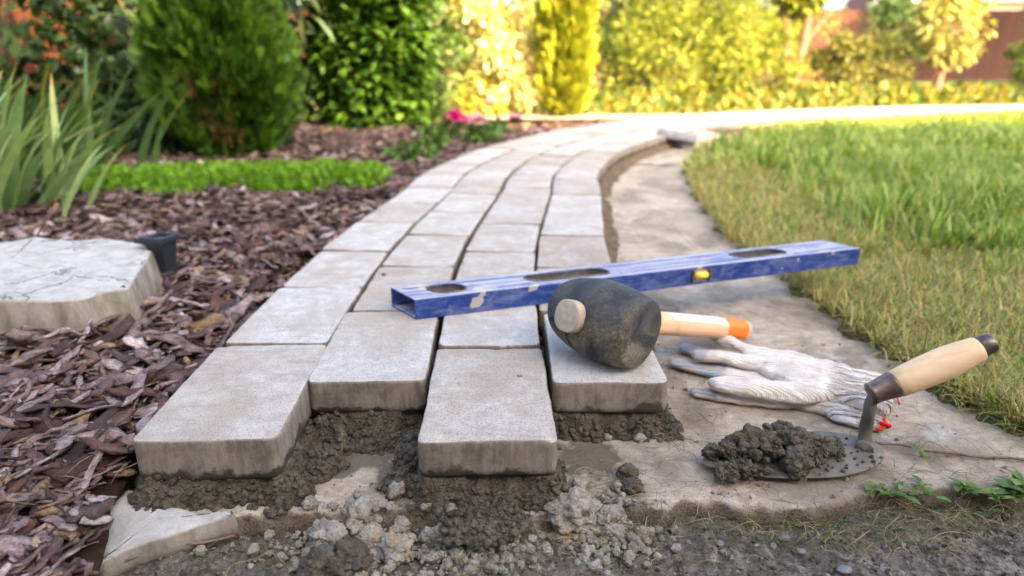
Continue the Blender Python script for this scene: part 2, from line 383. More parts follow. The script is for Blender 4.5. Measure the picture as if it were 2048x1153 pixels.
def m_wood(name, a, b_, axis_sc=(3, 60, 60), rough=.55, paint=None):
    t = NT(name); c = t.coord(); n = t.noise(1.5, t.mapv(c, axis_sc), 6, .65, .4); d = t.noise(22, c, 5, .6)
    col = t.mix(t.ramp(n, [(.35, 0), (.65, 1)]), a, b_); col = t.mix(t.ramp(d, [(.56, 0), (.72, .6)]), col, tuple(x * .62 for x in a))
    return t.fin(col, rough, t.bump(n, .0003, .6), spec=.3)
M = {}
M['paver'] = m_paver(); M['slab'] = m_slab(); M['pale'] = m_pale_stone('pale_cast_stone'); M['chip'] = m_pale_stone('pale_concrete', False)
M['gravel'] = m_gravel(); M['soil'] = m_soil('mulch_soil', (.015, .009, .006), (.035, .02, .014)); M['lawnsoil'] = m_soil('lawn_soil', (.06, .055, .025), (.14, .12, .05), 60)
M['farsoil'] = m_soil('far_soil', (.09, .10, .03), (.20, .19, .06), 8)
M['bed'] = m_soil('sand_bed', (.05, .036, .024), (.19, .14, .09), 60)
M['wet'] = m_mortar('wet_mortar', (.045, .038, .026), (.12, .10, .072)); M['dry'] = m_mortar('drying_mortar', (.17, .15, .12), (.36, .335, .285), .95, .15)
M['bark'] = m_bark(); M['leaf'] = m_leaf('leaf', .3); M['glossleaf'] = m_leaf('gloss_leaf', .28, .38); M['grass'] = m_leaf('grass_blade', .32, .55, tcol=(1.2, 1.25, .55))
M['petal'] = m_leaf('petal', .35, .6, tcol=(1.1, .9, .95)); M['stem'] = m_plain('stem', (.16, .11, .07), .85, var=.4, sc=60, bumpd=.002)
M['green_stem'] = m_plain('green_stem', (.10, .15, .04), .7); M['twig'] = m_plain('twig_bark', (.16, .10, .065), .85, var=.4, sc=200, bumpd=.0008)
M['straw'] = m_leaf('straw', .2, .7, tcol=(1, 1, 1))

# ---------------------------------------------------------------- layout curves
CL = spline([(-.087, .35), (-.087, .6), (-.09, .9), (-.083, 1.1), (-.07, 1.25), (-.03, 1.6), (.0, 1.9), (.09, 2.27), (.2, 2.56), (.36, 2.86), (.54, 3.12),
             (.77, 3.40), (1.05, 3.67), (1.4, 3.92), (1.85, 4.16), (2.4, 4.36), (3.1, 4.55), (4.2, 4.75), (6.0, 4.9)], .02)
CT = np.gradient(CL, axis=0); CT /= np.linalg.norm(CT, axis=1, keepdims=True); CN = np.stack([CT[:, 1], -CT[:, 0]], 1)   # to the right
def offset_curve(o): return CL + CN * o
def path_dist(x, y):
    """signed offset from the centre line (right positive), for arrays"""
    x = np.asarray(x); y = np.asarray(y); out = np.empty(len(x))
    for s in range(0, len(x), 20000):
        P = np.stack([x[s:s+20000], y[s:s+20000]], 1); d = P[:, None] - CL[None, ::3]; dd = (d ** 2).sum(2); i = dd.argmin(1)
        q = d[np.arange(len(P)), i]; out[s:s+20000] = np.sign((q * CN[::3][i]).sum(1)) * np.sqrt(dd.min(1))
    return out
LB = np.array([(.60, .30), (.58, .5), (.545, .592), (.517, .677), (.503, .816), (.49, .967), (.498, 1.176), (.475, 1.352), (.53, 1.826), (.625, 2.356), (.754, 2.744), (1.054, 3.277),
               (1.492, 3.704), (2.418, 4.15), (3.76, 4.42), (6, 4.6)])
def lawn_dist(x, y):
    xb = np.interp(y, LB[:, 1], LB[:, 0]) ; sl = np.gradient(np.interp(np.linspace(.3, 4.6, 200), LB[:, 1], LB[:, 0]), 4.3 / 199)
    s = np.interp(y, np.linspace(.3, 4.6, 200), sl); d = (x - xb) / np.sqrt(1 + s * s)
    return d + .012 * np.sin(y * 31) + .010 * np.sin(y * 73 + 1) + .006 * np.sin(y * 171)

# ---------------------------------------------------------------- the setting
def far_z(x, y): return -.05 + .0 * x
tag(link('ground', grid_mesh('ground', np.linspace(-90, 90, 40), np.linspace(-30, 160, 40), far_z, M['farsoil'])), kind='structure')
# gravel road in front of the slab
def gz(x, y):
    P = xy0(x, y); return -.021 + .004 * fbm(P, 9, 3, 3) + .0022 * fbm(P, 60, 4, 5) + .0016 * fbm(P, 260, 2, 9)
tag(link('gravel_road', grid_mesh('gravel_road', np.linspace(-.75, .85, 520), np.linspace(.30, .62, 130), gz, M['gravel'])), kind='structure')
tag(link('driveway', grid_mesh('driveway', np.linspace(-12, 12, 60), np.linspace(-3, .32, 12), lambda x, y: -.026 + 0 * x, M['gravel'])), kind='structure')
# concrete base slab with its broken front edge
FE = np.array([(-.47, .53), (-.36, .52), (-.335, .505), (-.305, .485), (-.268, .462), (-.24, .470), (-.2, .476), (-.15, .478), (-.083, .482), (-.04, .472), (-.01, .466), (.03, .474), (.057, .484), (.09, .492), (.115, .486),
               (.136, .478), (.150, .492), (.165, .499), (.19, .49), (.214, .485), (.24, .488), (.266, .481), (.29, .489), (.307, .496), (.335, .505), (.363, .511), (.42, .508), (.482, .514), (.6, .52), (.9, .53)])
def slab_front(x): return np.interp(x, FE[:, 0], FE[:, 1])
xs = np.linspace(-.47, .9, 620); fy = slab_front(xs) + .0035 * fbm(xy0(xs, xs * 0), 55, 4, 21)
rows = [(-.0005, -.034), (-.003, -.024), (-.0045, -.016), (-.002, -.008), (0, -.003), (.0035, -.0006)] + [(d, 0) for d in np.concatenate([np.linspace(.008, .30, 70), np.linspace(.32, 4.5, 80)])]
V = []
for (d, z) in rows:
    yy = fy + d; P = xy0(xs, yy); n = fbm(P, 120, 3, 8); zz = z + .0014 * fbm(P, 12, 3, 4) + .0007 * n
    yy = yy + (.0025 * fbm(np.stack([xs, xs * 0 + z * 3, xs * 0], 1), 90, 3, 31) if d < .004 else 0); V.append(np.stack([xs, yy, zz], 1))
n = len(xs); i = np.arange(n * len(rows)).reshape(len(rows), n); F = np.stack([i[:-1, :-1], i[:-1, 1:], i[1:, 1:], i[1:, :-1]], -1).reshape(-1, 4)
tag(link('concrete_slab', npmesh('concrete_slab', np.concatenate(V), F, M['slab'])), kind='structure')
# slab further along the curve of the path
def ribbon(name, offs, zs, mat, a=0, b=None, nz=.002, wob=0.0):
    cl = CL[a:b:2]; cn = CN[a:b:2]; V = []
    for o, z in zip(offs, zs):
        p = cl + cn * (o + wob * np.sin(np.arange(len(cl)) * .9)[:, None]); V.append(np.column_stack([p, z + nz * fbm(xy0(p[:, 0], p[:, 1]), 25, 3, 2)]))
    m = len(offs); n = len(cl); i = np.arange(n * m).reshape(m, n); F = np.stack([i[:-1, :-1], i[1:, :-1], i[1:, 1:], i[:-1, 1:]], -1).reshape(-1, 4)
    return npmesh(name, np.concatenate(V), F, mat)
i2 = int(np.argmin(abs(CL[:, 1] - 2.6)))
tag(link('concrete_strip', ribbon('concrete_strip', np.linspace(-.3, .66, 30), np.full(30, .0042), M['slab'], i2)), kind='structure')
i1 = int(np.argmin(abs(CL[:, 1] - .78)))
offs = [-.29, -.27, -.255, -.245] + list(np.linspace(-.2, .2, 8)) + [.243, .252, .258, .266, .276, .29]
zs = [-.01, .010, .018, .026] + [.026] * 8 + [.026, .022, .013, .009, .004, -.004]
path_bed = tag(link('path', ribbon('path', offs, zs, M['bed'], i1, None, .0045, .004)), kind='structure')

# pavers: four staggered columns along the curve
COLS = [-.189, -.064, .064, .189]
def mk_paver(hx, hy, th, seed, hi):
    P = rrect(hx, hy, .0065 + .003 * random.random(), 14 if hi else 4, 20 if hi else 5, 5 if hi else 2)
    # worn, slightly irregular outline
    P = P + (P / (np.linalg.norm(P, axis=1, keepdims=True))) * (.0011 * fbm(np.column_stack([P * 22, np.full(len(P), seed * 3.1)]), 1, 3, seed))[:, None]
    re = .0023
    prof = [(.0015, 0), (.0004, .0012)] + ([(0, th * k / 5) for k in range(1, 5)] if hi else [(0, th * .5)]) + [(0, th - re)] + \
           [(re * (1 - math.cos(a)), th - re + re * math.sin(a)) for a in ([R(25), R(50), R(72), R(90)] if hi else [R(45), R(90)])] + ([(.0040, th + .0002), (.0052, th + .0003)] if hi else [])
    def disp(V):
        Q = V + seed * 5.3; tp = (V[:, 2] > th - .001); V = V.copy()
        V[:, 2] += np.where(tp, .0006 * fbm(Q, 14, 2, 2), 0)
        if hi:
            e = ~tp & (V[:, 2] > .002); nrm = V[:, :2] / (np.linalg.norm(V[:, :2], axis=1, keepdims=True) + 1e-9)
            V[:, :2] += nrm * np.where(e, .0005 * fbm(Q, 120, 3, 7) + .0006 * fbm(Q, 25, 2, 9), 0)[:, None]
            ch = np.maximum(0, fbm(Q, 45, 2, 17) - .55) * ((V[:, 2] > th - re) & (abs(V[:, 0]) > hx - .008) | (V[:, 2] > th - re) & (abs(V[:, 1]) > hy - .008))
            V[:, 2] -= .004 * ch; V[:, :2] -= nrm * (.004 * ch)[:, None]
        return V
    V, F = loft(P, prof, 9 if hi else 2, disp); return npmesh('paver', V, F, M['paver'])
def add_paver(x, y, rz, hx, hy, hi, seed, dz=0, tx=0, ty=0):
    o = link('paver', mk_paver(hx, hy, .041 if seed == 1 else .036, seed, hi), path_bed); o.location = (x, y, .028 + dz); o.rotation_euler = (tx, ty, rz); return o
seed = 1
first = {0: [(-.2735, .5905, R(2.6), .0635, .1005, -.0045), ], 1: [(-.1545, .6985, R(2.0), .0615, .0985, 0)], 2: [(-.0235, .584, R(1.4), .0605, .0965, .0012)], 3: [(.1015, .696, R(.4), .0605, .0965, -.0008)]}
start_y = {0: .6945, 1: .800, 2: .6835, 3: .7955}
first_pavers = []
for k, off in enumerate(COLS):
    for (x, y, rz, hx, hy, dz) in first[k]:
        first_pavers.append(add_paver(x, y, rz, hx, hy, True, seed, dz, random.gauss(0, .004), random.gauss(0, .006))); seed += 1
    cc = offset_curve(off); sl = np.concatenate([[0], np.cumsum(np.linalg.norm(np.diff(cc, axis=0), axis=1))])
    s = np.interp(start_y[k], cc[:, 1][:200], sl[:200]); row = 0
    while s < sl[-1] - .2:
        L = .198 + random.gauss(0, .003); g = .0035 + abs(random.gauss(0, .001)); sm_ = s + L / 2
        x = np.interp(sm_, sl, cc[:, 0]); y = np.interp(sm_, sl, cc[:, 1])
        x1 = np.interp(s + .02, sl, cc[:, 0]); y1 = np.interp(s + .02, sl, cc[:, 1]); x2 = np.interp(s + L - .02, sl, cc[:, 0]); y2 = np.interp(s + L - .02, sl, cc[:, 1])
        rz = math.atan2(y2 - y1, x2 - x1) - math.pi / 2 + random.gauss(0, .006)
        add_paver(x + random.gauss(0, .001), y, rz, .0605 - abs(random.gauss(0, .0006)), (L - g) / 2, y < 1.6, seed, random.gauss(0, .0009), random.gauss(0, .004), random.gauss(0, .005)); seed += 1
        s += L; row += 1

# mulch bed
def mulch_keep(x, y, z): return True
ML = offset_curve(-.262)
def mulch_edge(y):      # right-hand limit of the mulch as a function of y (below the bend)
    return np.interp(y, np.concatenate([[.2, .375, .43, .47, .50], ML[(ML[:, 1] > .52)][:, 1]]), np.concatenate([[-.29, -.305, -.325, -.345, -.347], ML[(ML[:, 1] > .52)][:, 0]]))
def mz(x, y):
    P = xy0(x, y); return .012 + .010 * fbm(P, 5, 3, 3) + .004 * fbm(P, 40, 3, 6) + .012 * np.clip((-.36 - x) / .2, 0, 1)
us = np.linspace(0, 1, 150) ** 1.6; ys = np.concatenate([np.linspace(.2, 1.6, 200), np.linspace(1.63, 3.95, 120)])
def mpf(u, y): return mulch_edge(y) - .004 - u * 4.5, y
mulch = tag(link('mulch_bed', grid_mesh('mulch_bed', us, ys, lambda x, y: mz(x, y) - .010 * np.clip(1 - (mulch_edge(y) - x) / .01, 0, 1), M['soil'], None, mpf)), kind='structure')
def chip_proto(k):
    rg = random.Random(k); L = 1.0; n = 7; W = rg.uniform(.22, .46) if k % 3 else rg.uniform(.09, .17); T = rg.uniform(.035, .075); V = []; tw = rg.uniform(-.25, .25); cv = rg.uniform(-.05, .06)
    for i in range(n):
        t = i / (n - 1); w_ = W * (math.sin(math.pi * (t * .86 + .07)) ** .38) * rg.uniform(.6, 1.25) / 1; cxx = rg.uniform(-.07, .07); a = tw * (t - .5)
        th = T * rg.uniform(.7, 1.3); zc = -cv * 4 * (t - .5) ** 2 + rg.uniform(-.012, .012)
        for (sx, sz) in ((-1, 0), (-.45, rg.uniform(.5, 1.1)), (.4, rg.uniform(.5, 1.2)), (1, 0), (.3, -.9), (-.4, -.9)):
            x = cxx + sx * w_ * .5; z = sz * th * .5; V.append((x * math.cos(a) - z * math.sin(a), t - .5 + rg.uniform(-.03, .03), zc + x * math.sin(a) + z * math.cos(a)))
    F = []
    for i in range(n - 1):
        for j in range(6):
            a, b = i*6+j, i*6+(j+1) % 6; F += [(a, b, b+6), (a, b+6, a+6)]
    for j in range(1, 5): F += [(0, j+1, j), ((n-1)*6, (n-1)*6+j, (n-1)*6+j+1)]
    V = np.array(V); return V, np.array(F), np.where(V[:, 2] > 0, 1.0, .75) * 0 + 1
chips = [chip_proto(k) for k in range(18)]
BPAL = [(.23, .17, .155), (.14, .09, .078), (.29, .235, .225), (.095, .048, .036), (.060, .032, .025), (.14, .070, .048), (.36, .31, .295), (.12, .08, .07), (.19, .14, .13), (.075, .045, .038), (.25, .19, .175), (.10, .062, .052), (.30, .21, .12)]
def scatter_chips():
    T = []; Sx = []
    def put(n, y0, y1, depth, smin, smax, zoff=0.0):
        y = rng.uniform(y0, y1, n); x = mulch_edge(y) - rng.uniform(-.002, 1, n) ** 1.0 * depth(y)
        k = np.abs(x) < y * .86 + .12; x, y = x[k], y[k]; s = rng.uniform(smin, smax, len(x)) * (1 + .4 * (rng.random(len(x)) > .9))
        edge = mulch_edge(y) - x; k = (edge > s * .30); x, y, s = x[k], y[k], s[k]
        # keep the stepping stone clear
        k = ~((x > -1.3) & (x < -.60 - .18 * (y - .80)) & (y > .775) & (y < 1.12)); x, y, s = x[k], y[k], s[k]
        T.append(np.stack([x, y, mz(x, y) + zoff + rng.uniform(0, .014, len(x))], 1)); Sx.append(s)
    put(4200, .33, 1.0, lambda y: .12 + y * .75, .016, .046, .002)
    put(600, .46, 1.0, lambda y: .12 + y * .75, .045, .078, .010)
    put(5200, 1.0, 2.2, lambda y: .2 + y * .7, .026, .055, .004)
    put(5200, 2.2, 3.9, lambda y: .2 + y * .7, .035, .07, .006)
    T = np.concatenate(T); s = np.concatenate(Sx); n = len(T)
    yaw = rng.uniform(0, 2*math.pi, n); pitch = rng.normal(0, .26, n); roll = rng.normal(0, .38, n)
    D = np.stack([np.cos(yaw) * np.cos(pitch), np.sin(yaw) * np.cos(pitch), np.sin(pitch)], 1)
    N = np.stack([np.sin(roll) * np.sin(yaw), -np.sin(roll) * np.cos(yaw), np.cos(roll)], 1); Rm = frames(D, N)
    s = np.where(T[:, 1] < .46, np.minimum(s, .042), s); Sc = np.stack([s * rng.uniform(.75, 1.35, n), s, s * rng.uniform(.8, 1.4, n)], 1)
    scatter_parts(mulch, 'bark_chip', 'bark_chips', chips, rng.integers(0, len(chips), n), Rm, T, Sc, M['bark'], BPAL, 300)
scatter_chips()

# ---------------------------------------------------------------- lawn
def lawn_z(x, y):
    P = xy0(x, y); d = np.clip(lawn_dist(x, y), -.05, .3); return np.where(d < 0, d * 1.2, .006) + .010 * np.clip(d / .2, 0, 1) + .003 * fbm(P, 12, 3, 2)
us = np.concatenate([np.linspace(-.02, .3, 50), np.linspace(.33, 9, 60)]); ys = np.concatenate([np.linspace(.50, 2, 220), np.linspace(2.03, 4.6, 150)])
def lpf(u, y):
    return np.interp(y, LB[:, 1], LB[:, 0]) + u, y
tag(link('lawn', grid_mesh('lawn', us, ys, lawn_z, M['lawnsoil'], None, lpf)), kind='structure')
GP = np.array([(-1, 0, 0), (1, 0, 0), (-.8, .45, .10), (.8, .45, .10), (-.45, .8, .30), (.45, .8, .30), (0, 1, .52)], float)
GFt = np.array([(0, 1, 3), (0, 3, 2), (2, 3, 5), (2, 5, 4), (4, 5, 6)])
def blades(name, x, y, z, h, wd, pal, lean=.5, tagd=None, upright=1.0, curl=1.0):
    n = len(x); T = np.stack([x, y, z], 1); yaw = rng.uniform(0, 2*math.pi, n); le = np.abs(rng.normal(0, lean, n)).clip(0, 1.45)
    D = np.stack([np.cos(yaw) * np.sin(le), np.sin(yaw) * np.sin(le), np.cos(le)], 1); side = np.stack([-np.sin(yaw), np.cos(yaw), 0 * yaw], 1)
    X = side; Zr = np.cross(X, D); Rm = np.stack([X, D, np.where(Zr[:, 2:3] > 0, -Zr, Zr)], 2)
    pal = np.array(pal); c = pal[rng.integers(0, len(pal), n)] * (1 + .15 * rng.normal(size=(n, 1))).clip(.6, 1.5)
    Sc = np.stack([wd, h, h * curl * rng.uniform(.4, 1.3, n)], 1)
    V, F, Cc = replicate([(GP, GFt)], np.zeros(n, int), Rm, T, Sc, c); o = link(name, npmesh(name, V, F, M['grass'], Cc))
    return tag(o, **tagd)
DRY = [(.50, .40, .17), (.42, .35, .13), (.36, .34, .11), (.56, .44, .22), (.27, .31, .08), (.18, .27, .05), (.20, .29, .06), (.38, .23, .11), (.15, .24, .04)]
GRN = [(.17, .27, .035), (.22, .33, .045), (.13, .21, .035), (.28, .37, .06), (.19, .28, .06), (.33, .37, .08), (.42, .38, .14), (.10, .17, .03)]
def lawn_pts(n, y0, y1, d0, d1):
    y = rng.uniform(y0, y1, n * 3); x = np.interp(y, LB[:, 1], LB[:, 0]) + rng.uniform(-.01, 1, n * 3) * (y * .85 + .1 - np.interp(y, LB[:, 1], LB[:, 0])).clip(.05, 9)
    d = lawn_dist(x, y) + (.16 * vnoise(xy0(x * 5, y * 5), 4) + rng.normal(0, .09, len(x))) * (d0 > .05); k = (d > d0) & (d < d1); return x[k][:n], y[k][:n]
def grass():
    X, Y, W_, H = [], [], [], []
    for (n, y0, y1, w0, h0) in ((24000, .56, 1.2, .0010, .026), (24000, 1.2, 2.2, .0016, .030), (16000, 2.2, 4.4, .003, .034)):
        x, y = lawn_pts(n, y0, y1, .0, {.56: .66, 1.2: .56, 2.2: .46}[y0]); X.append(x); Y.append(y); H.append(rng.uniform(.5, 1.35, len(x)) * h0); W_.append(np.full(len(x), w0) * rng.uniform(.6, 1.3, len(x)))
    x = np.concatenate(X); y = np.concatenate(Y); blades('dry_grass', x, y, lawn_z(x, y), np.concatenate(H), np.concatenate(W_), DRY, .95, dict(label='short half dried yellow green grass along the edge of the lawn', cat='grass', kind='stuff'), curl=1.3)
    X, Y, W_, H = [], [], [], []
    for (n, y0, y1, w0, h0) in ((7000, .56, 1.2, .0016, .042), (22000, 1.2, 2.4, .0023, .062), (26000, 2.2, 4.5, .0042, .060)):
        x, y = lawn_pts(n, y0, y1, {.56: .46, 1.2: .36, 2.2: .22}[y0], 9); X.append(x); Y.append(y); H.append(rng.uniform(.45, 1.4, len(x)) * h0 * (1 + .5 * vnoise(xy0(x * 6, y * 6), 3))); W_.append(np.full(len(x), w0) * rng.uniform(.6, 1.4, len(x)))
    x = np.concatenate(X); y = np.concatenate(Y); blades('lawn_grass', x, y, lawn_z(x, y), np.concatenate(H), np.concatenate(W_), GRN, .5, dict(label='long lush green grass of the open lawn', cat='grass', kind='stuff'))
    # overhanging straw along the edge
    y = rng.uniform(.52, 2.2, 2200); x = np.interp(y, LB[:, 1], LB[:, 0]) + rng.uniform(-.012, .03, 2200)
    blades('straw_edge', x, y, .006 + rng.uniform(0, .012, 2200), rng.uniform(.02, .05, 2200), rng.uniform(.0005, .0011, 2200), DRY[:4] + [(.2, .15, .07), (.12, .16, .05)], 1.3,
           dict(label='dry straw and roots hanging over the lawn edge onto the slab', cat='straw', kind='stuff'), curl=.5)
grass()
#@@OBJECTS@@
# ---------------------------------------------------------------- mortar under the first pavers
pads = [(-.2735, .5905, R(2.6), .060, .093, .012), (-.1545, .6985, R(2.0), .060, .095, .006), (-.0235, .584, R(1.4), .0575, .095, .010), (.1015, .696, R(.4), .0595, .094, .008)]
def pad_h(x, y):
    P = xy0(x, y); wob = .010 * fbm(P, 28, 3, 6) + .005 * fbm(P, 90, 3, 8); h = np.full(len(x), -.012)
    for (cx, cy, a, hx, hy, ex) in pads:
        dx, dy = x - cx, y - cy; u = dx * math.cos(a) + dy * math.sin(a); v = -dx * math.sin(a) + dy * math.cos(a)
        q = np.stack([np.abs(u) - hx, np.abs(v) - hy], 1); d = np.linalg.norm(np.maximum(q, 0), axis=1) + np.minimum(q.max(1), 0) + wob
        t = np.clip((d + .002) / (.012 + ex), -1, 1); h = np.maximum(h, np.where(d < -.002, .0275, .0275 - .034 * np.clip(t, 0, 1) ** .75))
    # extra squeezed-out lumps
    for (px, py, r, hh) in ((-.092, .535, .020, .030), (-.098, .56, .018, .026), (-.10, .515, .018, .016), (-.185, .548, .020, .018), (-.175, .575, .016, .024), (.045, .575, .016, .022), (.048, .545, .012, .012),
                            (-.2, .60, .02, .02), (-.14, .595, .03, .012), (-.03, .462, .03, .010), (-.33, .50, .022, .012)):
        d = np.hypot(x - px, y - py) + wob; h = np.maximum(h, hh * np.clip(1 - (d / r) ** 2, -.5, 1))
    g = 1 - worley(np.stack([x * 150, y * 150, h * 60], 1), 3); g2 = 1 - worley(np.stack([x * 330, y * 330, h * 90], 1), 9)
    return np.minimum(h + np.where(h > -.008, .0030 * g + .0016 * g2 - .002, 0), np.where(np.abs(h) > 1, 9, .034))
def under(x, y):      # 1 where a paver covers
    m = np.zeros(len(x), bool)
    for (cx, cy, a, hx, hy, ex) in pads:
        dx, dy = x - cx, y - cy; u = dx * math.cos(a) + dy * math.sin(a); v = -dx * math.sin(a) + dy * math.cos(a); m |= (np.abs(u) < .0585) & (np.abs(v) < .0945)
    return m
def mz_(x, y): h = pad_h(x, y); return np.where(under(x, y), np.minimum(h, .0268), h)
mb_ = link('mortar_bed', grid_mesh('mortar_bed', np.arange(-.37, .20, .0017), np.arange(.43, .80, .0019), mz_, M['wet'], lambda x, y, z: z > -.002))
tag(mb_, 'dark wet lumpy mortar squeezed out under the front ends of the four nearest pavers', 'mortar', kind='stuff')
I2 = ico(2); I3 = ico(3); I4 = ico(4)
def lump(base, seed, a=.28, f=2.0):
    V, F = base; Q = V + seed * 7.7; n = V / np.linalg.norm(V, axis=1, keepdims=True)
    d = a * fbm(Q, 1.3, 3, seed) + .30 * (.6 - worley(Q * f, seed)) + .22 * (.6 - worley(Q * f * 2.3, seed + 3)) + (.13 * (.6 - worley(Q * f * 5, seed + 5)) if len(V) > 300 else 0)
    return n * (1 + d)[:, None] * np.array([1, 1, .8]), F
gr2 = [lump(I2, k) for k in range(6)]; gr3 = [lump(I3, 20 + k) for k in range(6)]; gr4 = [lump(I4, 40 + k, .3, 1.9) for k in range(7)]; I5 = ico(5); gr5 = [lump(I5, 60 + k, .42, 2.2) for k in range(7)]
def crumbs(name, P, s, protos, mat, label, cat):
    n = len(P); V, F, _ = replicate(protos, rng.integers(0, len(protos), n), randrot(n), P, s); return tag(link(name, npmesh(name, V, F, mat)), label, cat, kind='stuff')
# wet granules on the flanks and around the pads
x = rng.uniform(-.37, .20, 26000); y = rng.uniform(.43, .70, 26000); h = pad_h(x, y); k = ((h > -.003) & (h < .027) & ~under(x, y)); x, y, h = x[k], y[k], h[k]
s = .0009 + .0030 * rng.random(len(x)) ** 3; crumbs('mortar_crumbs', np.stack([x, y, np.maximum(h, 0) + s * .3], 1)[:5200], s[:5200], gr2, M['wet'], 'dark wet mortar crumbs clinging around the mortar under the front pavers', 'mortar crumbs')
# individual dried clumps on and below the broken slab edge
clumps = [(700, 1120, 34, 1, 'large dark brown wet mortar clump at the bottom edge below the left clumps'), (640, 1135, 30, 1, 'yellowish brown wet mortar clump furthest left at the bottom edge'),
    (655, 1078, 34, 0, 'grey dried mortar clump above the dark brown clump at the bottom'), (725, 1040, 34, 0, 'large pale dried mortar clump leaning on the slab edge left of the middle paver'),
    (782, 1022, 24, 0, 'tall pale mortar clump on the slab edge beside the middle paver'), (806, 1046, 15, 0, 'small round pale mortar clump between two larger ones under the middle paver'),
    (740, 1078, 24, 0, 'flat grey crumbly mortar clump in the middle of the left heap'), (790, 1100, 26, 0, 'crumbled grey mortar clump low in front of the left heap'), (858, 1070, 17, 0, 'small pale mortar clump left of the upright one'),
    (896, 1065, 25, 0, 'upright pale mortar clump on the gravel below the middle paver'), (925, 1030, 24, 1, 'dark damp mortar clump under the front of the middle paver'), (962, 1088, 18, 0, 'pale angular mortar clump lying alone on the gravel'),
    (915, 1105, 13, 0, 'little pale mortar clump near the bottom middle of the gravel'), (1020, 1035, 20, 0, 'pale mortar clump under the slab edge right of centre'), (1070, 1050, 15, 0, 'small pale mortar clump left of the big white rubble'),
    (1150, 1032, 42, 0, 'largest greyish white mortar clump on the slab edge right of the middle paver'), (1215, 1045, 32, 0, 'rough pale mortar clump right of the largest one'), (1248, 1020, 18, 0, 'small pale mortar clump at the slab edge right of the rubble'),
    (1060, 1096, 10, 0, 'lone small pale mortar crumb on the gravel near the bottom'), (1168, 1118, 10, 0, 'tiny pale mortar crumb near the bottom right of the rubble'), (1255, 943, 17, 1, 'dark round mortar crumb on the slab, upper of two'),
    (1263, 972, 17, 1, 'dark round mortar crumb on the slab, lower of two'), (1160, 967, 14, 0, 'pale round mortar crumb on the slab right of the middle paver'), (1234, 968, 10, 0, 'small white mortar crumb beside the dark round ones'),
    (1215, 872, 8, 0, 'tiny white mortar crumb in front of the right paver, left of two'), (1280, 874, 12, 0, 'white mortar crumb in front of the right paver, right of two'), (716, 985, 11, 0, 'small brown grey crumb on the slab between left and middle pavers'),
    (792, 980, 17, 0, 'pale crumb at the left foot of the mortar under the middle paver'), (618, 1005, 13, 0, 'small pale crumb on the slab edge below the left paver'), (654, 1046, 11, 0, 'small pale clump just below the slab edge at left'),
    (697, 1003, 7, 0, 'tiny crumb on the slab edge at left'), (425, 1052, 9, 0, 'small grey stone below the slab edge under the left paver'), (400, 1098, 10, 0, 'small pale stone among straw at bottom left'), (505, 1096, 10, 0, 'flat pale crumb on the gravel at bottom left')]
for k, (px, py, r, wet, lab) in enumerate(clumps):
    z0 = 0 if py < 1000 or (r < 14 and py < 1012) else -.019
    x, y = gp(px, py + r * .45, z0 + .003); zc = y * cp + CZ * sp; rr = r * zc / FPX * 1.12; pr = gr5[k % 7] if r > 20 else gr4[k % 7] if r > 12 else gr3[k % 6]
    Rm = Euler((random.uniform(-.4, .4), random.uniform(-.4, .4), random.uniform(0, 6.28))).to_matrix(); V = (pr[0] @ np.array(Rm).T) * rr
    o = link('mortar_clump', npmesh('mortar_clump', V, pr[1], M['wet' if wet else 'dry']), None, (x, y + rr * .3, z0 + rr * .5)); tag(o, lab, 'mortar clump', 'mortar clumps lying on and below the slab')
n = 1500; c = np.array([(-.165, .45), (-.12, .455), (-.06, .45), (-.02, .44), (.06, .465), (.10, .47), (-.13, .43)]); q = c[rng.integers(0, 7, n)] + rng.normal(0, .018, (n, 2))
k = q[:, 1] < slab_front(q[:, 0]) + .01; q = q[k]; s = .0009 + .0042 * rng.random(len(q)) ** 3.2
crumbs('dry_crumbs', np.column_stack([q, np.where(q[:, 1] > slab_front(q[:, 0]) - .004, .001, -.018) + s * .4]), s, gr3[:3], M['dry'], 'pale dried mortar crumbs spread on the gravel below the slab edge', 'mortar crumbs')
n = 700; q = np.column_stack([rng.uniform(-.3, .5, n), .485 + .35 * rng.random(n) ** 1.6]); k = (~under(q[:, 0], q[:, 1])) & (q[:, 1] > slab_front(q[:, 0])) & ((q[:, 0] > .17) | (q[:, 1] < .58)); q = q[k]; s = .0006 + .0022 * rng.random(len(q)) ** 4
crumbs('grit', np.column_stack([q, s * .5]), s, gr2, M['dry'], 'fine pale grit scattered over the concrete slab', 'grit')
# gravel stones
n = 9000; x = rng.uniform(-.42, .55, n); y = rng.uniform(.33, .52, n); k = y < slab_front(x) - .002; x, y = x[k], y[k]; s = .0007 + .0024 * rng.random(len(x)) ** 4
t_ = NT('gravel_stone'); at = t_.n('ShaderNodeAttribute'); at.attribute_name = 'Col'; M['pebble'] = t_.fin(t_.mix(1.0, at.outputs['Color'], t_.ramp(t_.noise(300, t_.coord(), 3), [(.3, .6), (.7, 1.2)]), 'MULTIPLY'), .85, spec=.25)
GC = np.array([(.10, .09, .075), (.07, .06, .05), (.14, .12, .10), (.24, .22, .20), (.05, .042, .035), (.17, .14, .115)])
V, F, Cc = replicate([(I[0] * np.array([1, .8, .6]), I[1]) for I in (lump(ico(2), 3, .2, 1), lump(ico(2), 5, .2, 1))], rng.integers(0, 2, len(x)), randrot(len(x)), np.stack([x, y, gz(x, y) + s * .25], 1), s, GC[rng.integers(0, 6, len(x))])
tag(link('gravel', npmesh('gravel', V, F, M['pebble'], Cc)), 'fine dark grey gravel and grit of the trodden ground in front', 'gravel', kind='stuff')
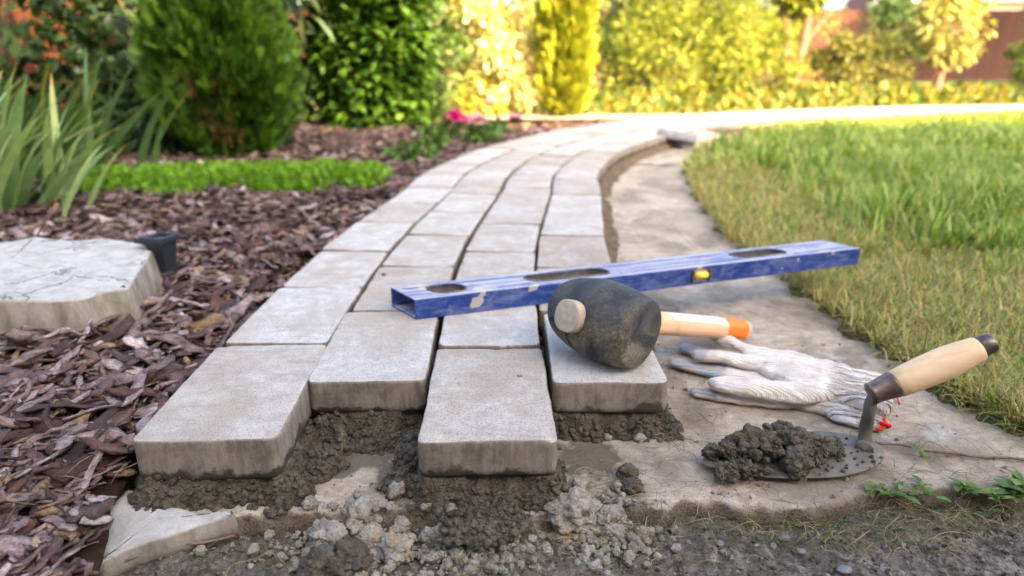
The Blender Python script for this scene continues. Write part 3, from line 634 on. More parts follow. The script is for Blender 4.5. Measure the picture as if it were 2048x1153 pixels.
for (px, py, r, lab) in ((1567, 1072, 11, 'small bluish grey pebble in the gravel at lower right'), (1690, 1138, 12, 'oval grey pebble near the bottom edge at right'), (1602, 1100, 8, 'small round grey pebble above the bottom edge'), (1440, 1085, 7, 'tiny pale pebble in the gravel below the trowel tip')):
    x, y = gp(px, py, -.016); rr = r * (y * cp + CZ * sp) / FPX; V = lump(I3, r, .08, .6)[0] * np.array([rr * 1.2, rr * .9, rr * .6])
    tag(link('pebble', npmesh('pebble', V, I3[1], m_plain('pebble_stone', (.14, .145, .155), .7)), None, (x, y, -.017)), lab, 'pebble', 'pebbles in the gravel')
for (px, py, r, z, lab) in ((1017, 697, 5, .0645, 'small mortar bit on the back edge of the middle front paver'), (1039, 755, 5, .0645, 'small mortar bit on the middle of the front paver'), (768, 551, 5, .0645, 'small mortar bit on a paver left of the level'), (1196, 707, 7, .0645, 'flat yellow bit of mortar under the mallet head'), (1040, 697, 3, .0645, 'tiny mortar bit right of another on the front paver')):
    x, y = gp(px, py, z); rr = r * (y * cp + .31 * sp) / FPX; pr = gr3[r % 6]; tag(link('mortar_bit', npmesh('mortar_bit', pr[0] * rr, pr[1], M['dry']), None, (x, y, z + rr * .6)), lab, 'mortar bit', 'mortar bits on the pavers')
# pale broken corner of concrete lying at the slab's left end
P = np.array([gp(*q, -.006) for q in ((200, 1125), (182, 1100), (210, 1050), (245, 1010), (262, 996), (300, 1005), (345, 1025), (395, 1040), (470, 1045), (420, 1060), (330, 1085), (260, 1100))])
P = spline(np.vstack([P, P[:1]]), .004)[:-1]; P = P if (np.roll(P[:, 0], -1) * P[:, 1] - P[:, 0] * np.roll(P[:, 1], -1)).sum() < 0 else P[::-1]
P += .0014 * np.column_stack([fbm(xy0(P[:, 0], P[:, 1]), 90, 3, 1), fbm(xy0(P[:, 0], P[:, 1]), 90, 3, 2)])
V, F = loft(P, [(-.003, -.022), (-.002, -.010), (0, -.002), (.0015, 0), (.004, .0006)], 8, lambda V: V + np.column_stack([0 * V[:, 0], 0 * V[:, 0], .0015 * fbm(V, 40, 4, 3)]))
tag(link('concrete_fragment', npmesh('concrete_fragment', V + np.column_stack([0 * V[:, 0], 0 * V[:, 0], .0035 - .013 * np.clip((.475 - V[:, 1]) / .06, 0, 1)]), F, M['chip'])), 'pale broken wedge of concrete at the left end of the slab below the left paver', 'concrete piece')

# ---------------------------------------------------------------- spirit level
def m_blue():
    t = NT('worn_blue_paint'); c = t.coord(); n = t.noise(35, t.mapv(c, (1, 2.5, 2.5)), 7, .75, .8); s_ = t.noise(9, t.mapv(c, (1, 14, 14)), 5, .7); f = t.noise(420, c, 3, .8)
    nz = t.sep(t.n('ShaderNodeNewGeometry').outputs['Normal'])[2]; top = t.ramp(nz, [(.5, 0), (.9, 1)])
    col = t.mix(t.ramp(n, [(.35, 0), (.7, 1)]), (.004, .026, .16), (.012, .052, .25))
    dust = t.math('ADD', t.ramp(n, [(.46, 0), (.68, .8)]), t.math('MULTIPLY', t.ramp(s_, [(.42, 0), (.62, .75)]), top), True)
    dust = t.math('MULTIPLY', t.math('ADD', dust, t.math('MULTIPLY', top, .22), True), t.math('ADD', .34, t.math('MULTIPLY', top, .44)))
    col = t.mix(dust, col, (.42, .41, .41)); col = t.mix(t.ramp(f, [(.62, 0), (.72, .6)]), col, (.5, .46, .38))
    col = t.mix(t.ramp(t.noise(20, c, 3, .5), [(.66, 0), (.68, .85)]), col, (.40, .36, .29))
    return t.fin(col, t.ramp(n, [(.4, .35), (.6, .75)]), t.bump(n, .0003, .6), spec=.45)
M['blue'] = m_blue(); M['grime'] = m_plain('grimy_metal', (.12, .105, .085), .7, 0, .3, .5, 60); M['vial'] = m_plain('yellow_vial', (.62, .46, .06), .2, 0, .6, .1); M['cream'] = m_plain('dirty_cream_plastic', (.48, .42, .28), .6, 0, .4, .3, 90); M['bare'] = m_plain('bare_aluminium', (.4, .4, .39), .4, .8, .5, .3, 80)
la = np.array([-.122, .766]); lb_ = np.array([.559, 1.003]); ld = (lb_ - la) / np.linalg.norm(lb_ - la); LL = np.linalg.norm(lb_ - la); LW, LH = .056, .027
level = tag(empty('spirit_level', (la[0], la[1], .0648), math.atan2(ld[1], ld[0])), 'long worn blue aluminium spirit level lying flat across the pavers behind the mallet', 'spirit level')
def cutter(V, F): o = link('cut', npmesh('cut', V, F, M['blue'], None, False)); return o
body = MB().box((LL / 2, LW / 2, LH / 2), (LL / 2, LW / 2, LH / 2)).build('body', M['blue'], None, False)
cuts = [MB().box((LL / 2, LW / 2, LH / 2), (LL, LW / 2 - .0022, LH / 2 - .0022))]
def stadium(x0, x1, wy, cy, z0, z1, n=12):
    r = wy / 2; P = [(x1 - r + r * math.cos(a), cy + r * math.sin(a)) for a in np.linspace(-math.pi/2, math.pi/2, n)] + [(x0 + r + r * math.cos(a), cy + r * math.sin(a)) for a in np.linspace(math.pi/2, 3*math.pi/2, n)]
    m = len(P); V = [(x, y, z) for z in (z0, z1) for x, y in P]; F = [(i, (i+1) % m, m+(i+1) % m, m+i) for i in range(m)] + [tuple(reversed(range(m))), tuple(range(m, 2*m))]; return V, F, P
HOLES = [(.036, .082, .030), (.172, .292, .026), (.512, .60, .026)]
for (x0, x1, wy) in HOLES: b = MB(); v, f, p = stadium(x0, x1, wy, LW * .5, -.01, LH + .01); b.add(v, f); cuts.append(b)
b = MB().box((.422, 0, LH / 2), (.0145, .014, LH / 2 - .004)); cuts.append(b)
for c_ in cuts:
    co = c_.build('cut', M['blue'], None, False); md = body.modifiers.new('b', 'BOOLEAN'); md.operation = 'DIFFERENCE'; md.object = co; md.solver = 'EXACT'
    bpy.context.view_layer.update(); apply_mods(body); bpy.data.objects.remove(co)
md = body.modifiers.new('v', 'BEVEL'); md.width = .0009; md.segments = 2; md.limit_method = 'ANGLE'; md.angle_limit = R(50); apply_mods(body); body.parent = level
for (x0, x1, wy) in HOLES:
    v, f, P = stadium(x0 - .001, x1 + .001, wy + .002, LW * .5, 0, 1, 12); P = np.array(P); b = MB(); pts = np.column_stack([P, np.full(len(P), LH + .0004)]); pts = np.vstack([pts, pts[:2]]); b.tube(pts, .0013, 6); b.build('hand_hole_rim', M['grime'], level)
    P2 = np.array(P); m = len(P2); V = np.vstack([np.column_stack([P2, np.full(m, .0025)]), np.column_stack([P2, np.full(m, LH - .0023)])]); F = [(i, (i+1) % m, m+(i+1) % m, m+i) for i in range(m)]; link('hole_lining', npmesh('hole_lining', V, F, M['grime']), level)
for yy in (.020, .036):
    MB().box((LL / 2 + .0, yy - .001 * (yy > .03), LH + .0003), (LL / 2 - .30 if False else .04, .0007, .0004)).build('groove_line', M['cream'], level, False) if yy < 0 else None
vb = MB().box((.422, .0115, LH / 2), (.0143, .009, LH / 2 - .0042)).build('vial_block', M['cream'], level, False)
MB().tube([(.412, .0022, LH / 2), (.432, .0022, LH / 2)], .0062, 14).build('vial', M['vial'], vb)
for vx in (.4075, .4365): MB().box((vx, .0008, LH / 2), (.0008, .004, LH / 2 - .0043)).build('vial_clamp', M['grime'], vb, False)
#LS
# the three small ribs pressed along the broad face
for (y0, x0, x1) in ((.0125, .10, .165), (.0125, .30, .505), (.0435, .005, .505), (.0435, .61, .715), (.0125, .605, .715)):
    MB().box(((x0 + x1) / 2, y0, LH + .0002), ((x1 - x0) / 2, .0012, .0005)).build('rib', M['blue'], level, False)

for o in [o for o in bpy.data.objects if o.parent and (o.parent == level or o.parent.parent == level)]:
    for v in o.data.vertices: v.co.y *= 1.06; v.co.x -= .36 * v.co.y
# ---------------------------------------------------------------- mallet
def m_rubber():
    t = NT('old_black_rubber'); c = t.coord(); n = t.noise(32, c, 7, .75, .5); f = t.noise(380, c, 4, .8); g = t.noise(14, c, 4, .6, 1)
    col = t.mix(t.ramp(n, [(.42, 0), (.66, 1)]), (.011, .011, .012), (.060, .060, .062))
    P = t.sep(c); low = t.ramp(t.math('ADD', t.math('MULTIPLY', P[2], -9.0), t.math('MULTIPLY', P[0], 5.0)), [(.0, 0), (.45, 1)])
    mud = t.math('MULTIPLY', t.ramp(g, [(.44, 0), (.56, 1)]), t.math('ADD', .16, t.math('MULTIPLY', low, .84)), True)
    col = t.mix(mud, col, t.mix(t.ramp(f, [(.4, 0), (.6, 1)]), (.09, .073, .045), (.26, .215, .14)))
    col = t.mix(t.ramp(f, [(.64, 0), (.70, .8)]), col, (.32, .29, .22))
    dn = t.math('MULTIPLY', t.math('SUBTRACT', t.noise(60, c, 3), .5), .006)
    c1 = t.ramp(t.math('ABSOLUTE', t.math('ADD', t.math('ADD', P[0], .004), dn)), [(.0, 1), (.0011, 0)]); c1 = t.math('MULTIPLY', c1, t.ramp(t.math('MULTIPLY', P[2], -30.0), [(.35, 0), (.4, 1)]))
    c2 = t.ramp(t.math('ABSOLUTE', t.math('ADD', t.math('ADD', P[2], t.math('MULTIPLY', P[0], -.35)), t.math('ADD', dn, .003))), [(.0, 1), (.0011, 0)]); c2 = t.math('MULTIPLY', c2, t.ramp(t.math('MULTIPLY', P[0], -30.0), [(.5, 0), (.55, 1)]))
    cr = t.math('MULTIPLY', t.math('MAXIMUM', c1, c2), t.ramp(t.math('MULTIPLY', P[1], -40.0), [(0, 0), (.1, 1)]))
    col = t.mix(cr, col, (.004, .004, .004)); b = t.bump(t.math('SUBTRACT', 1.0, cr), .003, 1); b = t.bump(n, .0012, .8, b); b = t.bump(f, .0006, .9, b)
    return t.fin(col, t.ramp(n, [(.4, .55), (.6, .8)]), b, spec=.4)
M['rubber'] = m_rubber(); M['hwood'] = m_wood('pale_handle_wood', (.62, .36, .20), (.72, .47, .29), (60, 3, 60), .5); M['endwood'] = m_plain('dusty_end_grain', (.37, .32, .24), .85, 0, .2, .2, 120)
M['orange'] = m_plain('orange_paint', (.80, .17, .015), .45, 0, .4, .12, 90); M['label'] = m_plain('torn_white_paper', (.62, .56, .50), .7, 0, .2, .12, 120)
Pf = np.array([.062, .633, .1295]); Pe = np.array([.331, .838, .026]); hd = (Pe - Pf) / np.linalg.norm(Pe - Pf); HL = np.linalg.norm(Pe - Pf)
ax = np.array([hd[1], -hd[0], 0]); ax /= np.linalg.norm(ax); az = np.cross(ax, hd); Hc = Pf + hd * .047 + ax * -.004; Hc[2] = .1085
mallet = empty('rubber_mallet'); mallet.matrix_world = Matrix(((ax[0], hd[0], az[0], Hc[0]), (ax[1], hd[1], az[1], Hc[1]), (ax[2], hd[2], az[2], Hc[2]), (0, 0, 0, 1)))
tag(mallet, 'muddy black rubber mallet with wooden handle lying on the right front paver', 'mallet')
prof = [(-.056, .001), (-.056, .012), (-.0548, .0205), (-.051, .0275), (-.044, .0330), (-.033, .0375), (-.018, .0415), (-.004, .0438), (.010, .0446), (.024, .0440), (.036, .0425), (.046, .0405), (.0525, .0392), (.0560, .0372), (.0572, .0340), (.0578, .0310), (.0578, .001)]
pr = np.array(prof); tt = np.linspace(0, 1, 60); pr = np.column_stack([np.interp(tt, np.linspace(0, 1, len(pr)), pr[:, 0]), np.interp(tt, np.linspace(0, 1, len(pr)), pr[:, 1])])
V, F = lathe(pr, 72); V = V + V / (np.linalg.norm(V, axis=1, keepdims=True) + 1e-9) * (.0007 * fbm(V, 40, 4, 3))[:, None]
q = np.exp(-((V[:, 0] / .021) ** 2 + (V[:, 2] / .020) ** 2) * 1.2) * (V[:, 1] < 0); V[:, 1] += .002 * q; hr = R(9); V = V @ np.array([[math.cos(hr), math.sin(hr), 0], [-math.sin(hr), math.cos(hr), 0], [0, 0, 1]])
link('head', npmesh('head', V, F, M['rubber']), mallet)
y0 = -.050; ring = []; oval = rrect(.0180, .0172, .0150, 3, 3, 8)
def prism_y(P, ys, sc): 
    V = np.vstack([np.column_stack([P[:, 0] * s_[0], np.full(len(P), y), P[:, 1] * s_[1]]) for y, s_ in zip(ys, sc)]); m = len(P)
    F = [(i*m+j, (i+1)*m+j, (i+1)*m+(j+1) % m, i*m+(j+1) % m) for i in range(len(ys)-1) for j in range(m)] + [tuple(range(m)), tuple(reversed(range((len(ys)-1)*m, len(ys)*m)))]; return V, F
yE = HL - .047
V, F = prism_y(oval, [-.0505, -.050, -.047, -.035], [(.90, .90), (.98, .98), (1, 1), (1, 1)]); link('handle_end', npmesh('handle_end', V, F, M['endwood']), mallet)
ysq = [-.0345, 0, .04, .10, .18, yE - .03, yE - .012, yE - .004, yE]; scq = [(.96, .96), (.95, .95), (.86, .86), (.80, .80), (.76, .80), (.78, .82), (.76, .80), (.64, .68), (.40, .44)]
V, F = prism_y(oval, ysq, scq); hn = link('handle', npmesh('handle', V, F, M['hwood']), mallet)
V, F = prism_y(oval, [yE - .066, yE - .030, yE - .016], [(.787, .812), (.797, .837), (.785, .825)]); F = F[:-2]; 
k = [f for f in F if np.mean([V[i][2] for i in f]) > -.012]; link('orange_band', npmesh('orange_band', V, k, M['orange']), hn)
V, F = prism_y(oval, [.12, .15, .20, .235], [(.81, .81), (.795, .815), (.785, .812), (.785, .813)]); F = F[:-2]
k = [f for f in F if np.mean([V[i][2] for i in f]) > .009 ]; link('paper_label', npmesh('paper_label', V, k, M['label']), hn)

# ---------------------------------------------------------------- work gloves
def m_knit(name, x0):
    t = NT(name); c = t.coord(); P = t.sep(c); n = t.noise(45, c, 5, .6); f = t.noise(700, c, 2, .6)
    w1 = t.math('SINE', t.math('MULTIPLY', t.math('ADD', P[1], t.math('MULTIPLY', n, .004)), 2200.0)); w2 = t.math('SINE', t.math('MULTIPLY', P[0], 2600.0))
    cuff = t.ramp(t.math('MULTIPLY', P[0], 8.0), [(.30, 0), (.42, 1)])
    rib = t.math('MULTIPLY', t.math('SINE', t.math('MULTIPLY', P[1], 1100.0)), cuff)
    col = t.mix(t.ramp(n, [(.35, 0), (.68, 1)]), (.50, .43, .36), (.70, .665, .62)); col = t.mix(t.ramp(t.noise(14, c, 3), [(.5, 0), (.68, .55)]), col, (.34, .27, .21))
    tip = t.ramp(t.math('MULTIPLY', t.math('SUBTRACT', 0.0, t.math('ADD', P[0], t.math('MULTIPLY', n, .02))), 8.0), [(x0, 0), (x0 + .04, 1)])
    st = t.ramp(t.math('SINE', t.math('MULTIPLY', P[1], 1500.0)), [(.35, 0), (.55, 1)])
    col = t.mix(t.math('MULTIPLY', tip, .65), col, (.40, .29, .21)); col = t.mix(t.math('MULTIPLY', t.math('MULTIPLY', tip, st), .9), col, (.14, .32, .52))
    b = t.bump(rib, .0022, .9); b = t.bump(w1, .0005, .7, b); b = t.bump(w2, .0004, .5, b); b = t.bump(f, .0006, .8, b)
    t.fin(col, .95, b, spec=.1); t.b.inputs['Sheen Weight'].default_value = .3; return t.m
def rot2(p, a, o): d = np.asarray(p)[:2] - o; return np.array([d[0] * math.cos(a) + d[1] * math.sin(a), -d[0] * math.sin(a) + d[1] * math.cos(a)])
def glove(chains, z0, flat, label, mat, hem):
    a = math.atan2(-.44, .9); o = np.array([.33, .70]); mb = MB()
    for pts, rad in chains:
        L = np.array([np.append(rot2(p, a, o), (p[2] if len(p) > 2 else 0) / flat) for p in pts]); L = np.array(L); m = len(L); tt = np.linspace(0, 1, m * 6); base = np.linspace(0, 1, m)
        L = np.column_stack([np.interp(tt, base, L[:, k]) for k in range(3)]); r = np.interp(tt, base, rad if hasattr(rad, '__len__') else [rad] * m) * 1.13
        e = r[0]; d0 = (L[0] - L[1]); d0 /= np.linalg.norm(d0); d1 = (L[-1] - L[-2]); d1 /= np.linalg.norm(d1)
        L = np.vstack([L[0] + d0 * e * .96, L[0] + d0 * e * .8, L[0] + d0 * e * .5, L, L[-1] + d1 * r[-1] * .5, L[-1] + d1 * r[-1] * .8]); r = np.concatenate([[e * .28, e * .6, e * .87], r, [r[-1] * .87, r[-1] * .6]])
        mb.tube(L, r, 16)
    ob = mb.build('glove', mat, None); md = ob.modifiers.new('r', 'REMESH'); md.mode = 'VOXEL'; md.voxel_size = .0017
    md = ob.modifiers.new('s', 'SMOOTH'); md.iterations = 9; md.factor = .6; apply_mods(ob); me = ob.data; n = len(me.vertices); V = np.empty(n * 3); me.vertices.foreach_get('co', V); V = V.reshape(-1, 3)
    N = np.empty(n * 3); me.vertices.foreach_get('normal', N); N = N.reshape(-1, 3)
    V[:, 2] *= flat; Q = V * np.array([.45, 1.2, 1]); wr = 1 - np.abs(fbm(Q, 38, 3, 12)); V += N * (.0042 * (wr - .75) * np.clip((V[:, 2] + .004) / .008, 0, 1))[:, None]
    wr2 = fbm(V * np.array([1, .5, 1]), 75, 3, 5); V[:, 2] += .0012 * wr2
    cf = np.clip((V[:, 0] - .045) / .02, 0, 1); V[:, 2] += cf * .0007 * np.sin(V[:, 1] * 760)
    V[:, 2] = np.maximum(V[:, 2] + z0, .0006 if z0 < .012 else V[:, 2] * 0 + .003); me.vertices.foreach_set('co', V.ravel()); me.update(); smooth(me); me.materials.clear(); me.materials.append(mat)
    ob.location = (o[0], o[1], 0); ob.rotation_euler = (0, 0, a); tag(ob, label, 'glove', 'pair of work gloves')
    b = MB()
    for (pts, r) in hem:
        L = [tuple(rot2(p, a, o)) + (p[2],) for p in pts]; b.tube(spline(L, .003), r, 6)
    b.build('red_hem_thread', M['red'], ob); return ob
M['red'] = m_plain('red_thread', (.72, .02, .02), .8, 0, .2, .2, 500)
U = [([(.276, .802, .006), (.30, .775, .004), (.335, .745)], [.0095, .0105, .014]), ([(.238, .750, .004), (.262, .743, .006), (.30, .730, .002), (.335, .715)], [.0088, .0100, .0110, .014]),
     ([(.243, .674, .004), (.275, .662, .004), (.32, .655, .001), (.36, .662)], [.0135, .0140, .0150, .015]), ([(.31, .752), (.345, .735), (.395, .702)], [.016, .021, .018]),
     ([(.325, .715), (.365, .695), (.40, .672)], [.020, .024, .020]), ([(.335, .690), (.365, .672), (.390, .650)], [.020, .020, .017]),
     ([(.395, .702), (.424, .686)], [.015, .0165]), ([(.395, .675), (.416, .662)], [.018, .019]), ([(.380, .648), (.402, .634)], [.0155, .017])]
Lw = [([(.214, .760), (.245, .742), (.30, .715)], [.0095, .0105, .014]), ([(.238, .806), (.262, .782), (.305, .75)], [.0095, .011, .014]), ([(.222, .684), (.255, .674), (.31, .664)], [.010, .012, .014]),
      ([(.30, .735), (.34, .715), (.39, .68)], [.018, .024, .02]), ([(.30, .690), (.34, .668), (.385, .638)], [.018, .02, .016]), ([(.38, .665), (.405, .645)], [.017, .017]), ([(.362, .632), (.392, .615)], [.012, .0125])]
glove(Lw, .0065, .55, 'lower cotton work glove of the pair, its dirty blue striped fingertips showing beneath the other', m_knit('knit_lower', .46), [([(.396, .622, .009), (.400, .612, .012), (.394, .603, .008), (.388, .602, .005)], .0022), ([(.392, .606, .012), (.400, .600, .012), (.401, .606, .006)], .0018)])
glove(U, .0185, .60, 'upper white cotton work glove of the pair lying on top beside the trowel', m_knit('knit_upper', .66), [([(.430, .682, .016), (.436, .672, .016), (.430, .655, .014), (.418, .642, .013)], .0016), ([(.436, .676, .013), (.446, .678, .008), (.450, .672, .004), (.448, .664, .0015)], .0009), ([(.418, .640, .016), (.412, .628, .014)], .0016)])

# ---------------------------------------------------------------- trowel
M['steel'] = m_plain('mortar_smeared_steel', (.10, .09, .07), .6, .1, .4, .45, 50, .001); M['ferrule'] = m_plain('brown_steel_ferrule', (.14, .105, .085), .38, .75, .5, .5, 70); M['twood'] = m_wood('trowel_handle_wood', (.56, .38, .21), (.66, .48, .29), (3, 60, 60), .5)
trowel = tag(empty('trowel', (.30, .555, 0)), 'trowel with pale wooden handle, loaded with wet mortar, in front of the gloves', 'trowel')
tw0 = np.array([.30, .555, 0])
P = np.array([(.183, .538), (.195, .529), (.215, .5205), (.245, .5155), (.275, .5155), (.31, .5195), (.338, .5275), (.358, .5405), (.371, .557), (.373, .572), (.364, .583), (.346, .592), (.315, .5965), (.283, .596), (.255, .590), (.232, .580), (.208, .564), (.190, .549)])
P = spline(np.vstack([P, P[:1]]), .004)[:-1] - tw0[:2]; A = (P[:, 0] * np.roll(P[:, 1], -1) - np.roll(P[:, 0], -1) * P[:, 1]).sum(); P = P if A > 0 else P[::-1]
V, F = loft(P, [(.0004, 0), (0, .0004), (0, .0014), (.0005, .0018)], 6, lambda V: V + np.column_stack([0 * V[:, 0], 0 * V[:, 0], .005 + .012 * np.clip(V[:, 0] / .07, -.4, .3) ** 2 + .0006 * fbm(V, 40, 3, 2)]))
link('blade', npmesh('blade', V, F, M['steel']), trowel)
a0 = np.array(vp(1728, 880, .572)); a0[2] = .007; nk = [np.array((.352, .560, .0085)), np.array((.357, .568, .0105)), np.array(vp(1731, 865, .571)), np.array(vp(1737, 830, .570)), np.array(vp(1744, 800, .570)), np.array(vp(1756, 785, .570)), np.array(vp(1775, 778, .570))]
nk = spline([p - tw0 for p in nk], .003); V, F = tube_np(nk, np.interp(np.linspace(0, 1, len(nk)), [0, .12, .3, .6, 1], [.009, .0075, .0062, .0060, .0045]), 14); V = V + np.column_stack([.0008 * fbm(V, 200, 3, k) for k in (1, 2, 3)]); link('neck', npmesh('neck', V, F, M['steel']), trowel)
A = np.array(vp(1740, 789, .57)); B = np.array(vp(1790, 769, .57)); Cc = np.array(vp(1956, 696, .572)); D = np.array(vp(1986, 684, .572)); dr = (D - A) / np.linalg.norm(D - A)
q = Vector(dr).to_track_quat('X', 'Z').to_matrix(); Q = np.array(q)
def lat(prof, org, name, mat, n=32):
    V, F = lathe(prof, n); return link(name, npmesh(name, V @ Q.T + (org - tw0), F, mat), trowel)
fl = np.linalg.norm(B - A); hl = np.linalg.norm(Cc - B); cl_ = np.linalg.norm(D - Cc)
lat([(0, .006), (0, .0098), (.0012, .0112), (.003, .0108), (.006, .0108), (fl - .004, .0128), (fl - .002, .0136), (fl, .0134), (fl + .0005, .006)], A, 'ferrule', M['ferrule'])
lat([(0, .004), (0, .0128), (.001, .0136), (.01, .0144), (.03, .0154), (.052, .0156), (hl * .75, .0146), (hl - .006, .0128), (hl - .001, .0120), (hl, .0114), (hl, .004)], B, 'handle', M['twood'], 40)
lat([(0, .004), (0, .0102), (.001, .0108), (cl_ - .0025, .0100), (cl_ - .001, .0095), (cl_, .0080), (cl_, .001)], Cc, 'end_cap', M['ferrule'])
# heap of mortar on the blade
n = 190; u = rng.random(n); px_ = .192 + .135 * u; wv_ = .010 + .026 * np.sin(np.clip(u * 1.08 + .10, 0, 1) * math.pi) ** .7; v = rng.uniform(-1, 1, n); py_ = .5385 + .017 * u + v * wv_
hh = (.010 + .022 * np.sin(np.clip(u * 1.0 + .05, 0, 1) * math.pi) ** .8) * (1 - v ** 2) * rng.uniform(.2, 1, n); s = rng.uniform(.0035, .0095, n) * (1 - .35 * np.abs(v)) * (.65 + .5 * np.sin(u * math.pi))
V1, F1, _ = replicate(gr5[:5], rng.integers(0, 5, 40), randrot(40), np.stack([px_, py_, .008 + hh * .8], 1)[:40], s[:40] * 1.6); V2, F2, _ = replicate(gr3, rng.integers(0, 6, n - 40), randrot(n - 40), np.stack([px_, py_, .009 + hh], 1)[40:], s[40:] * .62)
xx = rng.uniform(.19, .365, 260); yy = rng.uniform(.52, .595, 260); ss = .0008 + .002 * rng.random(260) ** 2; kk = ((xx - .29) / .08) ** 2 + ((yy - .556) / .036) ** 2 < 1; V3, F3, _ = replicate(gr2, rng.integers(0, 6, kk.sum()), randrot(kk.sum()), np.stack([xx, yy, np.full(260, .0085)], 1)[kk], ss[kk])
V = np.vstack([V1, V2, V3]); F = np.vstack([F1, F2 + len(V1), F3 + len(V1) + len(V2)]); V[:, 2] = np.maximum(V[:, 2], .0066)
tag(link('mortar_heap', npmesh('mortar_heap', V, F, M['wet'])), 'crumbly dark wet mortar heaped on the blade of the trowel', 'mortar')

# ---------------------------------------------------------------- stepping stone and garden light
zt = .084; pts = [(-150, 612), (-60, 607), (0, 602), (60, 600), (120, 597), (165, 593), (185, 586), (215, 580), (247, 577), (256, 573), (262, 562), (276, 540), (292, 514), (304, 494), (285, 487), (240, 480), (200, 476), (165, 482), (120, 480), (70, 474), (20, 484), (-60, 486), (-150, 480), (-260, 540)]
P = np.array([gp(x, y, zt) for x, y in pts]); P = spline(np.vstack([P, P[:1]]), .010)[:-1]; A = (P[:, 0] * np.roll(P[:, 1], -1) - np.roll(P[:, 0], -1) * P[:, 1]).sum(); P = P if A > 0 else P[::-1]
P = P + .0022 * np.column_stack([fbm(xy0(P[:, 0], P[:, 1]), 30, 3, 4), fbm(xy0(P[:, 0], P[:, 1]), 30, 3, 9)]); c0 = P.mean(0)
V, F = loft(P - c0, [(-.012, -.015), (-.010, 0), (-.008, .02), (-.006, .04), (-.001, zt - .006), (.001, zt - .002), (.005, zt), (.012, zt + .0006)], 10, lambda V: V + np.column_stack([.0015 * fbm(V, 45, 3, 5), .0015 * fbm(V, 45, 3, 6), np.where(V[:, 2] > zt - .004, .0028 * fbm(V, 11, 4, 7) + .0009 * fbm(V, 70, 3, 8), 0)]))
tag(link('stepping_stone', npmesh('stepping_stone', V, F, M['pale']), None, (c0[0], c0[1], 0)), 'pale cracked cast stone step slab lying in the bark at the left edge', 'stepping stone')
M['dkpl'] = m_plain('dark_blue_grey_plastic', (.010, .014, .020), .45, 0, .5, .25, 60); M['dkglass'] = m_plain('dirty_glass', (.06, .065, .045), .25, 0, .6, .5, 50)
lx, ly = gp(320, 476, .100); gl = tag(empty('garden_light', (lx, ly, .044), R(-14)), 'small square dark plastic garden light clipped to the corner of the stepping stone', 'garden light')
MB().add(np.array([(x * (.0115 + .005 * z), y * (.0115 + .005 * z), z * .050) for z in (0, 1) for x, y in ((-1, -1), (1, -1), (1, 1), (-1, 1))]), [(3, 2, 1, 0), (4, 5, 6, 7), (0, 1, 5, 4), (1, 2, 6, 5), (2, 3, 7, 6), (3, 0, 4, 7)]).build('body', M['dkpl'], gl, False)
b = MB(); w_ = .0175
for (cx, cy, hx, hy) in ((0, -w_, w_ + .004, .004), (0, w_, w_ + .004, .004), (-w_, 0, .004, w_ - .004), (w_, 0, .004, w_ - .004)): b.box((cx, cy, .055), (hx, hy, .005))
fr_ = b.build('rim', M['dkpl'], gl, False); md = fr_.modifiers.new('b', 'BEVEL'); md.width = .0015; md.segments = 2; apply_mods(fr_)
MB().box((0, 0, .0535), (w_ - .004, w_ - .004, .002)).build('glass', M['dkglass'], gl, False)
MB().box((-.028, -.010, .053), (.008, .008, .004)).build('bracket', M['dkpl'], gl, False)

# ---------------------------------------------------------------- offcuts on the path
M['greybrick'] = m_plain('grey_offcut', (.20, .20, .22), .85, 0, .2, .25, 40, .002); M['pinkbrick'] = m_plain('pinkish_offcut', (.50, .38, .31), .85, 0, .2, .2, 40, .002)
def offcut(px, py, dims, rot, z, mat, lab):
    x, y = gp(px, py, z); P = rrect(dims[0], dims[1], .006, 4, 5, 2); V, F = loft(P, [(.002, 0), (0, .003), (0, dims[2] - .004), (.004, dims[2])], 4, lambda V: V + np.column_stack([.003 * fbm(V, 30, 3, k) for k in (1, 2, 3)]))
    o = link('paver_offcut', npmesh('paver_offcut', V, F, mat), None, (x, y, z)); o.rotation_euler = rot; tag(o, lab, 'broken paver', 'broken paver pieces beside the path')
offcut(1352, 284, (.085, .045, .04), (R(-18), R(8), R(-12)), .035, M['greybrick'], 'dark grey broken paver piece tilted on top of the small pile beyond the lawn corner')
offcut(1345, 291, (.10, .05, .030), (0, 0, R(8)), .004, M['pinkbrick'], 'pinkish flat paver piece at the bottom of the pile under the dark tilted one')
offcut(1395, 284, (.075, .06, .045), (0, R(4), R(20)), .004, M['pinkbrick'], 'pale pinkish paver piece at the right of the pile')
offcut(1322, 286, (.035, .03, .018), (0, 0, R(40)), .004, M['greybrick'], 'small grey paver splinter at the left of the pile')

